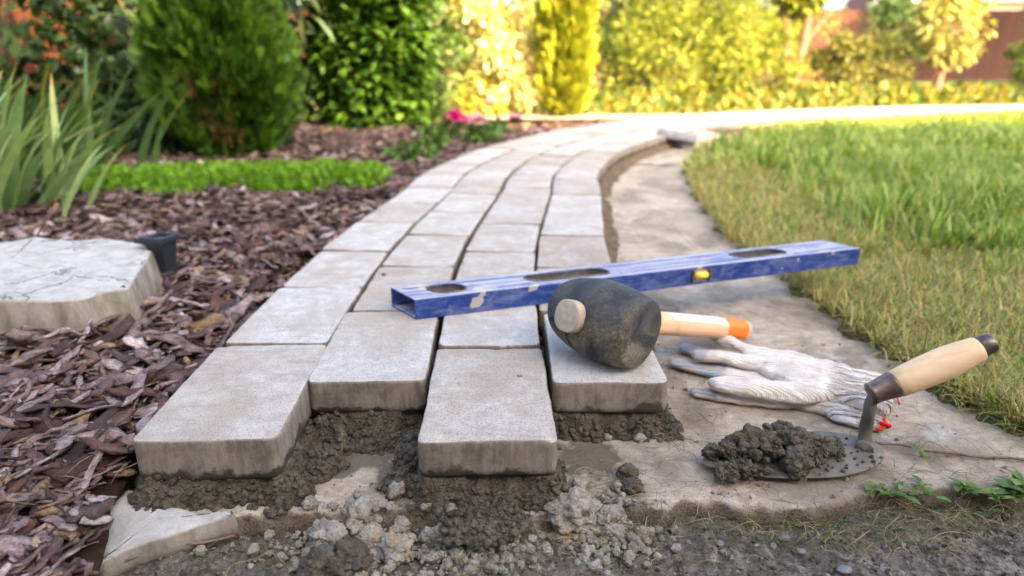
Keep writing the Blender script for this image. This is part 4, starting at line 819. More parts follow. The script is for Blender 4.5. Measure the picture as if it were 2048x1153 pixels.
# ---------------------------------------------------------------- clippings, weeds, twig
def strands(name, x, y, z, L, wd, pal, label, cat):
    n = len(x); pal = np.array(pal); V, F, Cc = [], [], []; a = rng.uniform(0, 6.28, n); k = rng.normal(0, 1.2, n) ; m = 6
    for j in range(m):
        t = j / (m - 1); ang = a + k * t; V.append(None)
    xs_, ys_ = [x], [y]
    for j in range(1, m): ang = a + k * (j / (m - 1)); xs_.append(xs_[-1] + np.cos(ang) * L / (m - 1)); ys_.append(ys_[-1] + np.sin(ang) * L / (m - 1))
    lift = rng.uniform(0, .006, n) * (L / .03); VV = []
    for j in range(m):
        t = j / (m - 1); ang = a + k * t; w_ = wd * (1 - .7 * abs(2 * t - 1) ** 2); nx, ny = -np.sin(ang) * w_, np.cos(ang) * w_; zz = z + .0012 + lift * math.sin(t * math.pi) + .0008
        VV.append(np.stack([xs_[j] + nx, ys_[j] + ny, zz], 1)); VV.append(np.stack([xs_[j], ys_[j], zz + w_ * .9], 1)); VV.append(np.stack([xs_[j] - nx, ys_[j] - ny, zz], 1))
    V = np.stack(VV, 1).reshape(-1, 3); b = np.arange(n)[:, None, None] * (m * 3); f = np.array([(3*j+i, 3*j+i+1, 3*j+i+4, 3*j+i+3) for j in range(m-1) for i in (0, 1)]); F = (f[None] + b).reshape(-1, 4)
    c = np.repeat(pal[rng.integers(0, len(pal), n)], m * 3, 0); return tag(link(name, npmesh(name, V, F, M['straw'], c)), label, cat, kind='stuff')
def blob(n, cx, cy, sx, sy): return cx + rng.normal(0, sx, n), cy + rng.normal(0, sy, n)
SP = [(.20, .15, .07), (.13, .10, .05), (.11, .14, .045), (.07, .11, .03), (.06, .08, .03), (.30, .24, .13)]
parts = [blob(420, .27, .470, .10, .014), blob(320, .40, .485, .08, .016), blob(90, .07, .468, .05, .016), blob(60, .085, .515, .022, .012), blob(80, .20, .60, .02, .04), blob(50, .16, .59, .012, .02), blob(30, -.24, .435, .04, .006), blob(60, -.05, .44, .08, .02), blob(120, .42, .56, .05, .035), blob(80, .25, .42, .15, .03), blob(26, -.02, .468, .05, .01), blob(60, .2, .72, .03, .05), blob(70, .40, .75, .06, .08)]
x = np.concatenate([p[0] for p in parts]); y = np.concatenate([p[1] for p in parts]); z = np.where(y > slab_front(x), .0005, -.016); k = ~under(x, y); x, y, z = x[k], y[k], z[k]
strands('grass_clippings', x, y, z, rng.uniform(.010, .042, len(x)), rng.uniform(.00016, .0004, len(x)), SP, 'dry and green grass clippings scattered along the broken slab edge and the slab', 'grass clippings')
n = 24; x = rng.uniform(-.5, -.3, n); y = rng.uniform(.38, .6, n); strands('bark_fibres', x, y, mz(x, y) + .018, rng.uniform(.02, .05, n), rng.uniform(.0003, .0006, n), [(.30, .23, .14), (.22, .17, .10)], 'thin pale fibres and straw lying on the bark at lower left', 'straw')
L = [gp(*q, .003) for q in ((1752, 889), (1800, 893), (1850, 903), (1900, 910), (1960, 916), (2010, 919), (2075, 925))]; b = MB(); b.tube(spline([(p[0], p[1], .004 + .001 * (i % 2)) for i, p in enumerate(L)], .004), .0014, 7)
tag(b.build('twig', M['twig']), 'thin brown twig running from behind the trowel to the right edge of the slab', 'twig')
L = [gp(*q, -.012) for q in ((250, 1120), (330, 1090), (400, 1085), (470, 1070))]; b = MB(); b.tube(spline([(p[0], p[1], -.013) for p in L], .004), .0012, 6); tag(b.build('twig', M['twig']), 'thin twig below the pale concrete wedge at lower left', 'twig')
def leafproto(ns=4, w=.36, fold=.18, curl=.25, tip=1.0):
    V, F = [], []
    for i in range(ns + 1):
        t = i / ns; ww = w * math.sin(math.pi * min(1, t * .92 + .06)) ** .8 * (1 if t < 1 else .02); z = -curl * t * t
        V += [(-ww / 2, t, z + ww * fold), (0, t, z), (ww / 2, t, z + ww * fold)]
    for i in range(ns):
        a = 3 * i; F += [(a, a+1, a+4, a+3), (a+1, a+2, a+5, a+4)]
    return np.array(V, float), np.array(F)
def weed(px, py, n, size, lab, pal, z=.0):
    x, y = gp(px, py, z); root = tag(empty('weed', (x, y, z)), lab, 'weed', 'small weeds at the slab edge'); T = np.column_stack([rng.normal(0, .006, n), rng.normal(0, .004, n), rng.uniform(.0, .006, n)]); yaw = rng.uniform(0, 6.28, n); el = rng.uniform(.1, .9, n)
    D = np.stack([np.cos(yaw) * np.cos(el), np.sin(yaw) * np.cos(el), np.sin(el)], 1); Rm = frames(D, np.tile([0, 0, 1.0], (n, 1)))
    lp = leafproto(4, .5, .2, .3); me = [npmesh('leaf', lp[0], lp[1], M['leaf'], np.tile(c, (len(lp[0]), 1))) for c in pal]
    for i in range(n): o = link('leaf', me[i % len(me)], root); o.matrix_local = mat4(Rm[i], T[i], size * random.uniform(.6, 1.2))
WG = [(.10, .18, .04), (.14, .22, .05), (.07, .13, .03)]
for a in ((1740, 985, 14, .014, 'small clover-like weed at the slab edge below the trowel handle'), (1790, 990, 16, .016, 'low green weed right of the clover-like one at the slab edge'), (1850, 985, 12, .015, 'sparse weed in the middle of the slab edge at right'), (1930, 990, 14, .020, 'bright green weed left of the leafiest one at the right edge'),
          (2025, 985, 22, .024, 'leafiest green weed at the right edge of the picture on the slab edge'), (1840, 915, 9, .013, 'little weed lying on the slab between trowel and twig'), (1990, 1000, 12, .018, 'low weed just below the leafiest one at right'), (1900, 770, 14, .02, 'dandelion-like leaf rosette in front of the trowel handle on the lawn edge')): weed(a[0], a[1], a[2], a[3] * .72, a[4], WG, -.004 if a[1] > 980 else .003)
# ---------------------------------------------------------------- planting
def stem_mesh(paths, r0, r1, n=5):
    b = MB()
    for p in paths: L = spline(p, .05) if len(p) > 2 else np.array(p, float); b.tube(L, np.linspace(r0, r1, len(L)), n)
    return b
def ell_pts(n, c, r, inner=.45, lump=.22, fr=3.0, seed=0):
    D = rng.normal(size=(n, 3)); D /= np.linalg.norm(D, axis=1, keepdims=True); t = inner + (1 - inner) * rng.random(n) ** .6
    k = t * (1 + lump * fbm(D * fr, 1, 3, seed)); return np.array(c) + D * np.array(r) * k[:, None], D
def clumpy(ells, k, fr, seed):
    rg = random.Random(seed); out = []
    for e in ells:
        c, q = e[0], e[1]
        for i in range(k):
            while True:
                d = [rg.gauss(0, 1) for _ in range(3)]; L = math.sqrt(sum(v * v for v in d)) + 1e-6; d = [v / L for v in d]
                if d[1] < .55: break
            t = rg.uniform(.45, .92); f = fr * rg.uniform(.6, 1.3); out.append(((c[0] + d[0] * q[0] * t, c[1] + d[1] * q[1] * t, max(.05, c[2] + d[2] * q[2] * t)), (q[0] * f, q[0] * f * .9, q[0] * f * .8)))
    return out
def shrub(name, label, cat, base, ells, n, protos, size, pal, mat, limit=0, droop=.2, stems=8, group=None, sr=.008, lump=.25, stemh=.5, updir=.3, rnd=.6, smat=None, extra=None, fr=3.0):
    root = tag(empty(name, base), label, cat, group); P, D = [], []; tot = sum(e[3] for e in ells) if len(ells[0]) > 3 else len(ells)
    for j, e in enumerate(ells): p, d = ell_pts(int(n * (e[3] / tot if len(e) > 3 else 1 / tot)), e[0:3] if not hasattr(e[0], '__len__') else e[0], e[1], .4, lump, fr, j + len(name)) ; P.append(p); D.append(d)
    P = np.vstack(P); D = np.vstack(D); k = P[:, 2] > .01; P, D = P[k], D[k]; n = len(P)
    ax_ = D + rng.normal(0, rnd, (n, 3)) + np.array([0, 0, updir]) - np.array([0, 0, droop]); nr = D * .5 + rng.normal(0, .5, (n, 3)) + np.array([0, 0, .9]); Rm = frames(ax_, nr)
    s = rng.uniform(.65, 1.3, n) * size; b = np.array(base, float)
    scatter_parts(root, 'leaf', 'foliage', protos, rng.integers(0, len(protos), n), Rm, P, s, mat, pal, limit, P + b)
    ps = []
    for i in range(stems):
        e = ells[i % len(ells)]; c = np.array(e[0]); a = rng.uniform(0, 6.28); tp = c + np.array([math.cos(a) * e[1][0], math.sin(a) * e[1][1], e[1][2]]) * rng.uniform(.3, .75); tp[2] = abs(tp[2]); b0 = np.array([rng.normal(0, .02), rng.normal(0, .02), 0]); ps.append([b0, b0 * .5 + tp * .5 + np.array([0, 0, .08]), tp])
    if ps: stem_mesh(ps, sr, sr * .3).build('stem' if sr < .02 else 'trunk', smat or M['stem'], root)
    return root
# thuja spray: a flat fan of scale-leaf twigs
def spray(k):
    rg = random.Random(k); V, F = [], []
    def tw(p, a, L, w):
        d = np.array([math.sin(a), math.cos(a), rg.uniform(-.15, .15)]); s_ = np.array([math.cos(a), -math.sin(a), 0]) * w; n_ = len(V); p = np.array(p)
        V.extend([p - s_ * .5, p + s_ * .5, p + d * L * .6 + s_, p + d * L, p + d * L * .6 - s_]); F.append((n_, n_+1, n_+2, n_+4)); F.append((n_+2, n_+3, n_+4, n_+4))
        return p + d * L
    tw((0, 0, 0), 0, 1, .06)
    for i in range(7):
        t = .18 + .11 * i; sg = 1 if i % 2 else -1; tw((0, t, rg.uniform(-.03, .03)), sg * rg.uniform(.5, .8), .42 * (1.15 - t) + .12, .055)
    return np.array(V), np.array([f if f[3] != f[2] else (f[0], f[1], f[2], f[0]) for f in F])
def spray_fix(k):
    V, F = spray(k); T = []
    for f in F:
        f = list(f); 
        if len(set(f)) == 4: T += [(f[0], f[1], f[2]), (f[0], f[2], f[3])]
        else: T.append((f[0], f[1], f[2]))
    return V, np.array(T)
SPR = [spray_fix(k) for k in range(5)]
def conifer(name, label, base, H, prof, n, size, pal, dead=0, z0=.02):
    root = tag(empty(name, base), label, 'conifer'); z = rng.random(n) ** .9 * H; th = rng.uniform(0, 6.28, n); pr = np.interp(z / H, [p[0] for p in prof], [p[1] for p in prof])
    q = np.stack([np.cos(th) * 3, np.sin(th) * 3, z * 6], 1); lum = fbm(q, 1.1, 3, 5); r = pr * (1 + (.30 if dead else .16) * lum) * (.45 + .55 * rng.random(n) ** .45)
    P = np.stack([np.cos(th) * r, np.sin(th) * r, z + z0], 1); out = np.stack([np.cos(th), np.sin(th), 0 * th], 1); D = out * .55 + np.array([0, 0, 1.0]) + rng.normal(0, .30, (n, 3)); N = np.cross(D, out) + rng.normal(0, .5, (n, 3))
    scatter_parts(root, 'spray', 'foliage', SPR, rng.integers(0, 5, n), frames(D, N), P, rng.uniform(.6, 1.25, n) * size, M['leaf'], pal, 0, P)
    if dead:
        z = rng.uniform(.05, H * .45, dead); th = rng.normal(-math.pi / 2 + .0, .35, dead); pr = np.interp(z / H, [p[0] for p in prof], [p[1] for p in prof]); P = np.stack([np.cos(th) * pr * .9, np.sin(th) * pr * .9, z], 1); D = np.stack([np.cos(th) * .4, np.sin(th) * .4, np.ones(dead)], 1) + rng.normal(0, .35, (dead, 3))
        V, F, Cc = replicate(SPR, rng.integers(0, 5, dead), frames(D, rng.normal(size=(dead, 3))), P, np.full(dead, size * .8), np.tile([.17, .12, .05], (dead, 1))); tag(link('dead_twigs', npmesh('dead_twigs', V, F, M['leaf'], Cc), root), kind='stuff')
    stem_mesh([[(0, 0, 0), (0, 0, H * .5), (0, 0, H * .9)]] + [[(0, 0, .05 + .1 * i), (math.cos(i * 2.4) * prof[2][1] * .5, math.sin(i * 2.4) * prof[2][1] * .5, .12 + .12 * i)] for i in range(int(H * 6))], .02, .004).build('trunk', M['stem'], root)
    return root
x, y = gp(463, 318, .02)
conifer('dark_thuja', 'rounded dark green thuja bush standing in the moss bed at left', (x + .005, y + .03, .015), .67, [(0, .12), (.08, .155), (.2, .20), (.38, .245), (.55, .255), (.72, .22), (.88, .14), (1, .02)], 15000, .050, [(.050, .12, .010), (.028, .070, .007), (.072, .155, .012), (.10, .19, .014)], 170)
x, y = gp(1125, 240, .02)
conifer('bright_thuja', 'tall narrow yellow green thuja glowing in the sun where the path bends', (x + .02, y + .15, .01), 1.6, [(0, .09), (.08, .12), (.2, .145), (.4, .145), (.7, .10), (.9, .05), (1, .01)], 8000, .085, [(.28, .30, .025), (.34, .34, .03), (.20, .24, .02)])
LEAF = [leafproto(4, .42, .12, .25), leafproto(4, .36, .2, .4), leafproto(3, .48, .1, .15)]; NARROW = [leafproto(4, .2, .2, .35), leafproto(4, .16, .15, .2)]; OVAL = [leafproto(3, .62, .12, .2), leafproto(3, .55, .18, .3)]
# big leafy shrub with cream panicles
x, y = gp(765, 262, .02)
def whorled(name, label, base, n_st, spread, H, size, pal, limit, flowers):
    root = tag(empty(name, base), label, 'shrub'); T, D, N = [], [], []; ps = []; tips = []
    for i in range(n_st):
        a = rng.uniform(0, 6.28); r = math.sqrt(rng.random()); bx, by = math.cos(a) * r * spread[0] * .75, math.sin(a) * r * spread[1] * .75; tx, ty = bx * 1.35, by * 1.35; h = H * rng.uniform(.35 if r > .6 else .6, 1.0); ps.append([(bx, by, 0), (bx * .6 + tx * .4, by * .6 + ty * .4, h * .5), (tx, ty, h)]); tips.append((tx, ty, h))
        m = int(h / .030)
        for j in range(m):
            t = (j + .5) / m; p = np.array([bx + (tx - bx) * t, by + (ty - by) * t, .02 + h * t])
            for q in range(3):
                ya = j * 1.2 + q * 2.09 + rng.normal(0, .3); e = rng.normal(.25, .25) - .3 * (1 - t); T.append(p); D.append((math.cos(ya) * math.cos(e), math.sin(ya) * math.cos(e), math.sin(e))); N.append((-math.cos(ya) * .3, -math.sin(ya) * .3, 1))
    T = np.array(T); D = np.array(D); N = np.array(N) + rng.normal(0, .15, (len(T), 3)); s = rng.uniform(.7, 1.2, len(T)) * size
    scatter_parts(root, 'leaf', 'foliage', LEAF, rng.integers(0, 3, len(T)), frames(D, N), T, s, M['glossleaf'], pal, limit, T + np.array(base)); stem_mesh(ps, .005, .002, 4).build('stem', M['green_stem'], root)
    tips = [t for t in tips if t[2] > H * .7][:flowers]; P = []
    for t in tips:
        m = 160; u = rng.random(m); a = rng.uniform(0, 6.28, m); r = .045 * (1 - u) * rng.random(m) ** .5; P.append(np.stack([t[0] + np.cos(a) * r, t[1] + np.sin(a) * r, t[2] + .01 + u * .13], 1))
        for q, pp in enumerate([P[-1]]):
            V, F, Cc = replicate([(OVAL[0][0] * .9, OVAL[0][1])], np.zeros(m, int), randrot(m), pp, np.full(m, .014), np.tile([.62, .60, .45], (m, 1))); tag(link('flower_panicle', npmesh('flower_panicle', V, F, M['petal'], Cc), root))
    return root
whorled('hydrangea_shrub', 'large shrub with whorled dark green leaves and cream flower panicles left of the path', (x - .06, y + .20, .015), 115, (.35, .27), .90, .092, [(.075, .165, .018), (.10, .21, .025), (.05, .12, .016), (.13, .25, .035), (.035, .085, .012)], 300, 26)
whorled('phlox_shrub', 'shorter leafy green shrub with pale flower heads between the big shrub and the golden one', (x + .15, y + .48, .01), 30, (.15, .2), .62, .070, [(.075, .14, .025), (.10, .17, .03)], 80, 9)
# variegated sunlit shrub
x, y = gp(985, 238, .02)
shrub('variegated_dogwood', 'variegated cream and yellow leaved shrub in full sun left of the narrow thuja', 'shrub', (x, y + .30, .0), clumpy([((-.03, 0, .42), (.32, .25, .42)), ((-.16, .0, .85), (.36, .28, .40)), ((.14, -.12, .20), (.20, .14, .20))], 12, .34, 2), 6200, LEAF, .055, [(.62, .56, .36), (.68, .62, .44), (.46, .44, .16), (.55, .50, .26), (.34, .36, .10)], M['leaf'], 120, .35, 12, None, .006)
shrub('yellow_spirea', 'low yellow leaved shrub at the foot of the cream variegated one', 'shrub', (x - .05, y + .16, .0), [((0, 0, .13), (.22, .10, .15))], 1100, OVAL, .034, [(.42, .40, .06), (.34, .36, .06)], M['leaf'], 0, .2, 8, None, .003)
# peony-like flowers and small plants by the path
def flowerp(px, py, z, r, pal, lab, base):
    x, y = gp(px, py, z)[:2]; root = tag(empty('flower', (x, y, 0)), lab, 'flower', 'flowers by the left side of the path'); n = 46; d = rng.normal(size=(n, 3)); d[:, 2] = np.abs(d[:, 2]) * .8 + .1; d /= np.linalg.norm(d, axis=1, keepdims=True)
    V, F, Cc = replicate([(OVAL[1][0], OVAL[1][1])], np.zeros(n, int), frames(d, rng.normal(0, .4, (n, 3)) + np.array([0, 0, 1])), np.tile([0, 0, z], (n, 1)) + d * r * .1, rng.uniform(.9, 1.4, n) * r, np.array(pal)[rng.integers(0, len(pal), n)])
    link('bloom', npmesh('bloom', V, F, M['petal'], Cc), root); stem_mesh([[(0, 0, 0), (.004, 0, z * .5), (0, 0, z)]], .002, .002, 5).build('stem', M['green_stem'], root)
MG = [(.62, .02, .22), (.55, .015, .20), (.72, .12, .38)]; PK = [(.72, .45, .46), (.75, .55, .54), (.66, .36, .40)]
flowerp(912, 238, .11, .042, MG, 'bright magenta double flower beside the path', 0); flowerp(932, 246, .10, .030, [(.72, .16, .36), (.7, .3, .42)], 'deep pink flower just below the magenta one', 0)
flowerp(957, 245, .12, .034, PK, 'pale pink flower right of the magenta one', 0); flowerp(980, 208, .16, .032, PK, 'pale pink flower highest of the group against the golden shrub', 0); flowerp(1030, 240, .11, .034, PK, 'pale pink flower nearest the path bend', 0)
SG = [(.085, .17, .03), (.11, .21, .04), (.07, .14, .03)]
for (px, py, rx, h, lab) in ((820, 325, .085, .055, 'small leafy green plant nearest the paver edge under the thuja side'), (862, 300, .075, .08, 'small leafy green plant between two others below the magenta flower'), (905, 275, .06, .09, 'bright green plant under the magenta flower'), (960, 292, .075, .08, 'dark green leafy plant beside the path under the pale pink flower'), (992, 275, .06, .06, 'low green plant next to the path bend')):
    x, y = gp(px, py, .02); shrub('bedding_plant', lab, 'plant', (x, y + .05, .015), [((0, 0, h * .5), (rx, rx * .8, h * .6))], 230, OVAL, .030, SG, M['leaf'], 12, .15, 4, 'small bedding plants along the path', .002)
# moss / sedum mat under the thuja: ground cover
n = 12000; t = rng.random(n); PX = np.array([gp(a, b_, .02) for a, b_ in ((205, 388), (330, 378), (480, 374), (620, 370), (750, 372))]); u = rng.random(n) * 4; i = u.astype(int).clip(0, 3); f = u - i
cx = PX[i, 0] * (1 - f) + PX[i + 1, 0] * f; cy = PX[i, 1] * (1 - f) + PX[i + 1, 1] * f; wd_ = .05 + .115 * np.sin(np.clip(u / 4, .02, .98) * math.pi) ** .6; v = rng.uniform(-1, 1, n); x = cx + rng.normal(0, .02, n); y = cy + v * wd_ * (1 + .55 * vnoise(xy0(cx * 12, 0 * cx), 3)); hz_ = .018 + .040 * np.sqrt(np.clip(1 - v ** 2, 0, 1)) * (1 + .3 * vnoise(xy0(x * 14, y * 14), 8))
D = rng.normal(0, .45, (n, 3)) + np.array([0, -.1, 1]); V, F, Cc = replicate([SPR[0], SPR[1]], rng.integers(0, 2, n), frames(D, rng.normal(size=(n, 3))), np.stack([x, y, .012 + hz_ * rng.uniform(.2, 1, n)], 1), rng.uniform(.018, .032, n), np.array([(.15, .30, .02), (.20, .38, .03), (.10, .22, .015)])[rng.integers(0, 3, n)])
tag(link('moss_mat', npmesh('moss_mat', V, F, M['leaf'], Cc)), 'bright green mossy ground cover mat spreading under the thuja', 'ground cover', kind='stuff')
# iris clumps: every sword leaf its own object
def iris(base, n, L, lab, lean, pal, sp=.10):
    root = tag(empty('iris_clump', base), lab, 'iris plant', 'clumps of sword leaves at the left edge')
    for i in range(n):
        bx, by = rng.normal(0, sp), rng.normal(0, sp * .7); h = L * rng.uniform(.55, 1.1); a = lean + rng.normal(0, .55); b0 = rng.uniform(.15, .75); bend = rng.uniform(.2, .9); m = 9; V, F, Cl = [], [], []; wdt = rng.uniform(.010, .018); c = np.array(pal[rng.integers(len(pal))]); yt = rng.random() < .3; p = np.array([bx, by, 0.0]); side = np.array([-math.sin(a + rng.normal(0, .6)), math.cos(a), 0.0])
        for j in range(m):
            t = j / (m - 1); inc = b0 + bend * t * t; d = np.array([math.cos(a) * math.sin(inc), math.sin(a) * math.sin(inc), math.cos(inc)]); w_ = wdt * (1 - t ** 2.5) ** .8 + .0003
            V += [p - side * w_, p + np.array([math.cos(a), math.sin(a), 0]) * w_ * -.3, p + side * w_]; cc = c * (.9 + .2 * t); cc = cc * (1 - t ** 6) + np.array([.38, .26, .05]) * t ** 6 if yt else cc; Cl += [cc * .92, cc, cc * 1.05]; p = p + d * h / (m - 1)
        for j in range(m - 1): q = 3 * j; F += [(q, q+1, q+4, q+3), (q+1, q+2, q+5, q+4)]
        link('leaf', npmesh('leaf', V, F, M['leaf'], np.array(Cl)), root)
IP = [(.26, .36, .15), (.21, .31, .14), (.32, .42, .17), (.15, .25, .10)]
bx, by = gp(-20, 425, .02); iris((bx, by, .01), 64, .36, 'nearest clump of sword leaves with yellowing tips at the left edge', .3, IP)
bx, by = gp(-150, 455, .02); iris((bx, by, .01), 34, .40, 'clump of sword leaves cut by the left edge above the stepping stone', .5, IP)
bx, by = gp(60, 360, .02); iris((bx, by, .01), 60, .40, 'middle clump of darker sword leaves behind the nearest one', .1, [(.07, .13, .045), (.09, .16, .055)], .15)
bx, by = gp(-20, 335, .02); iris((bx, by, .01), 40, .42, 'rear left clump of dark sword leaves before the twiggy shrub', .3, [(.06, .11, .04), (.08, .14, .05)], .15)
# dark planting at the back left
shrub('twiggy_shrub', 'dark twiggy shrub with sparse leaves in the top left corner', 'shrub', (-1.95, 2.55, 0), [((0, 0, .55), (.50, .30, .45)), ((-.45, .1, .9), (.4, .3, .5))], 3000, OVAL, .06, [(.035, .07, .018), (.05, .09, .025), (.03, .055, .015)], M['glossleaf'], 60, .2, 26, None, .010, smat=M['twig'])
shrub('grey_green_shrub', 'narrow leaved grey green shrub behind the dark thuja', 'shrub', (-1.50, 3.05, 0), [((0, 0, .45), (.42, .30, .50)), ((.3, .1, .9), (.45, .3, .4))], 3800, NARROW, .12, [(.075, .115, .06), (.10, .14, .075), (.05, .085, .04)], M['leaf'], 60, .1, 14)
shrub('dark_leafy_shrub', 'dark green low shrub between the sword leaves and the thuja', 'shrub', (-1.36, 2.65, 0), [((0, 0, .16), (.30, .20, .22))], 1500, NARROW, .10, [(.04, .075, .03), (.055, .09, .035)], M['leaf'], 0, .1, 10)
shrub('rear_green_shrub', 'tall green shrub rising behind the dark thuja to the top of the picture', 'shrub', (-.95, 3.9, 0), [((0, 0, .6), (.75, .35, .75))], 4200, LEAF, .075, [(.06, .11, .03), (.08, .15, .035), (.10, .17, .04)], M['leaf'], 0, .2, 12)
# ---------------------------------------------------------------- far garden
YG = [(.13, .18, .015), (.22, .25, .022), (.04, .07, .01), (.30, .28, .03), (.18, .20, .02)]; DG = [(.045, .085, .02), (.06, .11, .025), (.08, .13, .03)]  # darkest YG tone puts the shade between leaf clumps into the colour
far = [('far_bush', 'broad sunlit yellow green bush behind the white bend of the path', (2.05, 7.0, -.02), [((-.35, 0, .35), (.75, .5, .50)), ((.35, .1, .30), (.7, .5, .52)), ((0, .2, .7), (.8, .5, .45))], 9000, .055, YG),
    ('far_bush', 'rounded golden bush in front of the brown fence', (3.78, 7.3, -.02), [((0, 0, .24), (.50, .40, .36)), ((-.22, .1, .36), (.36, .3, .30))], 4600, .05, [(.20, .20, .04), (.12, .13, .03), (.25, .23, .05), (.05, .06, .015)]),  # darkest leaf tone stands for shade inside the bush
    ('far_bush', 'tall green bush with dark gaps just right of the narrow thuja', (1.15, 7.9, -.02), [((0, 0, .9), (.75, .5, .8))], 4800, .075, [(.10, .15, .02), (.15, .19, .025), (.03, .05, .01), (.02, .03, .01)]),  # near-black leaf tones put the shade of the gaps into the colour
    ('far_bush', 'tall bush at the top between thuja and trees', (2.3, 9.6, -.02), [((0, 0, 1.0), (1.5, .6, .95))], 6000, .09, YG),
    ('far_bush', 'sunny bush behind the cream shrub at the top', (-.1, 6.2, -.02), [((0, 0, .75), (.95, .5, .85))], 5200, .07, [(.30, .30, .08), (.36, .34, .14), (.22, .25, .05)]),
    ('far_bush', 'dark green bush at the right edge before the fence', (5.75, 7.6, -.02), [((0, 0, .45), (.42, .4, .75))], 3000, .06, [(.09, .15, .03), (.14, .19, .035), (.06, .10, .02)]),
    ('far_bush', 'dark leafy bush beside the young tree against the fence', (6.3, 11.2, -.02), [((0, 0, .85), (.75, .4, .55))], 2600, .09, DG),
    ('far_bush', 'yellow green bush mass behind the forked tree at the top', (4.3, 11.5, -.02), [((-.5, 0, .9), (1.4, .5, .6))], 5000, .08, YG),
    ('far_bush', 'dark bush filling the gap left of the big yellow green one', (1.4, 10.2, -.02), [((0, 0, .5), (1.0, .5, .7))], 3000, .09, DG)]
for fi, (nm, lab, base, ells, n, sz, pal) in enumerate(far): shrub(nm, lab, 'bush', base, clumpy(ells, 22, .31, fi + 3), int(n * 1.7), LEAF[:2], sz * .82, pal, M['leaf'], 0, .1, 10, 'bushes at the far end of the garden', .012, fr=2.6, lump=.48)
M['ltrunk'] = m_plain('pinkish_tree_bark', (.20, .11, .075), .85, 0, .2, .3, 12, .004)
def tree(lab, base, limbs, crown, n, sz, pal, rad):
    root = tag(empty('garden_tree', base), lab, 'tree', 'trees at the far end of the garden'); b = MB()
    for L, r0, r1 in limbs: q = spline(L, .06); b.tube(q, np.linspace(r0, r1, len(q)), 8)
    b.build('trunk', M['ltrunk'], root); P, D = [], []
    for c, r in crown: p, d = ell_pts(n // len(crown), c, r, .35, .3, 4, 3); P.append(p); D.append(d)
    P = np.vstack(P); D = np.vstack(D); n = len(P); V, F, Cc = replicate(LEAF, rng.integers(0, 3, n), frames(D + rng.normal(0, .7, (n, 3)), rng.normal(0, .5, (n, 3)) + np.array([0, 0, 1])), P, rng.uniform(.7, 1.3, n) * sz, np.array(pal)[rng.integers(0, len(pal), n)])
    tag(link('crown', npmesh('crown', V, F, M['leaf'], Cc), root), kind='stuff')
tree('forked tree with two pinkish trunks beside the golden bush', (3.02, 7.45, -.03), [([(0, 0, 0), (-.05, 0, .4), (-.10, 0, .75), (-.25, 0, 1.15), (-.3, 0, 1.6)], .055, .03), ([(.05, 0, 0), (.10, 0, .45), (.13, 0, .9), (.22, 0, 1.3), (.3, 0, 1.8)], .05, .03), ([(.1, 0, .5), (.25, 0, .75), (.38, 0, .92)], .02, .01)], [((-.1, 0, 1.75), (.8, .6, .45)), ((0, 0, .98), (.22, .2, .14)), ((.2, 0, 2.3), (.9, .7, .6))], 3600, .07, YG, 0)
tree('young tree with pale yellow leaves and a forked trunk standing against the dark fence', (4.40, 7.05, -.03), [([(0, 0, 0), (.01, 0, .18), (.02, 0, .32), (-.05, 0, .5), (-.09, 0, .8)], .042, .012), ([(.02, 0, .28), (.07, 0, .45), (.10, 0, .8)], .026, .01), ([(.02, 0, .28), (.13, 0, .36), (.22, 0, .5)], .016, .008), ([(0, 0, .25), (-.09, 0, .36), (-.14, 0, .5)], .014, .007)],
     [((0, 0, .72), (.34, .3, .30)), ((.07, 0, .48), (.24, .2, .13)), ((-.1, 0, .95), (.25, .2, .2))], 1500, .075, [(.34, .32, .10), (.26, .27, .07), (.40, .35, .14)], 0)
tree('slim leaning trunk just right of the young tree', (4.62, 7.5, -.03), [([(0, 0, 0), (.04, 0, .25), (.09, 0, .6), (.12, 0, .9)], .022, .012)], [((.1, 0, 1.1), (.3, .3, .3))], 500, .07, [(.14, .18, .04), (.10, .14, .03)], 0)
tree('large spreading tree added out of view to the right so that its crown shades the fence', (11.9, 9.9, -.03), [([(0, 0, 0), (.05, 0, 1.2), (0, 0, 2.8)], .16, .08)], [((0, 0, 3.3), (2.0, 1.5, 1.3)), ((-1.3, .2, 3.0), (1.1, 1.2, 1.1))], 17000, .24, DG, 0)  # unseen tree added as shade caster for the fence
tree('small tree added unseen behind the viewpoint to dapple the big leafy shrub', (1.75, -.5, -.03), [([(0, 0, 0), (.03, 0, 1.2), (0, 0, 2.5)], .05, .02)], [((0, 0, 2.60), (.65, .6, .40)), ((-.5, .1, 2.7), (.6, .6, .35))], 700, .10, DG, 0)  # unseen tree added to throw dappled shade on the hydrangea
# low plants along the far side of the path
n = 9000; x = rng.uniform(.2, 8.2, n); y = np.interp(x, [0, 1.05, 2.25, 3, 8], [4.2, 4.55, 4.85, 5.0, 5.3]) + rng.random(n) ** 1.5 * 3.0; k = x < y * .9; x, y = x[k], y[k]; n = len(x); hz_ = .02 + .10 * np.clip((y - 4.6) / 2, 0, 1) * (1 + .5 * vnoise(xy0(x * 3, y * 3), 2))
D = rng.normal(0, .6, (n, 3)) + np.array([0, 0, .9]); V, F, Cc = replicate(LEAF, rng.integers(0, 3, n), frames(D, rng.normal(0, .5, (n, 3)) + np.array([0, 0, 1])), np.stack([x, y, -.04 + hz_ * rng.uniform(.2, 1, n)], 1), rng.uniform(.04, .11, n), np.array([(.13, .17, .02), (.20, .20, .025), (.07, .11, .015), (.34, .20, .035), (.05, .08, .01)])[rng.integers(0, 5, n)])  # darkest leaf tones put shade among the plants into the colour
tag(link('border_plants', npmesh('border_plants', V, F, M['leaf'], Cc)), 'low sunlit yellow green plants and ground cover along the far side of the path', 'ground cover', kind='stuff')
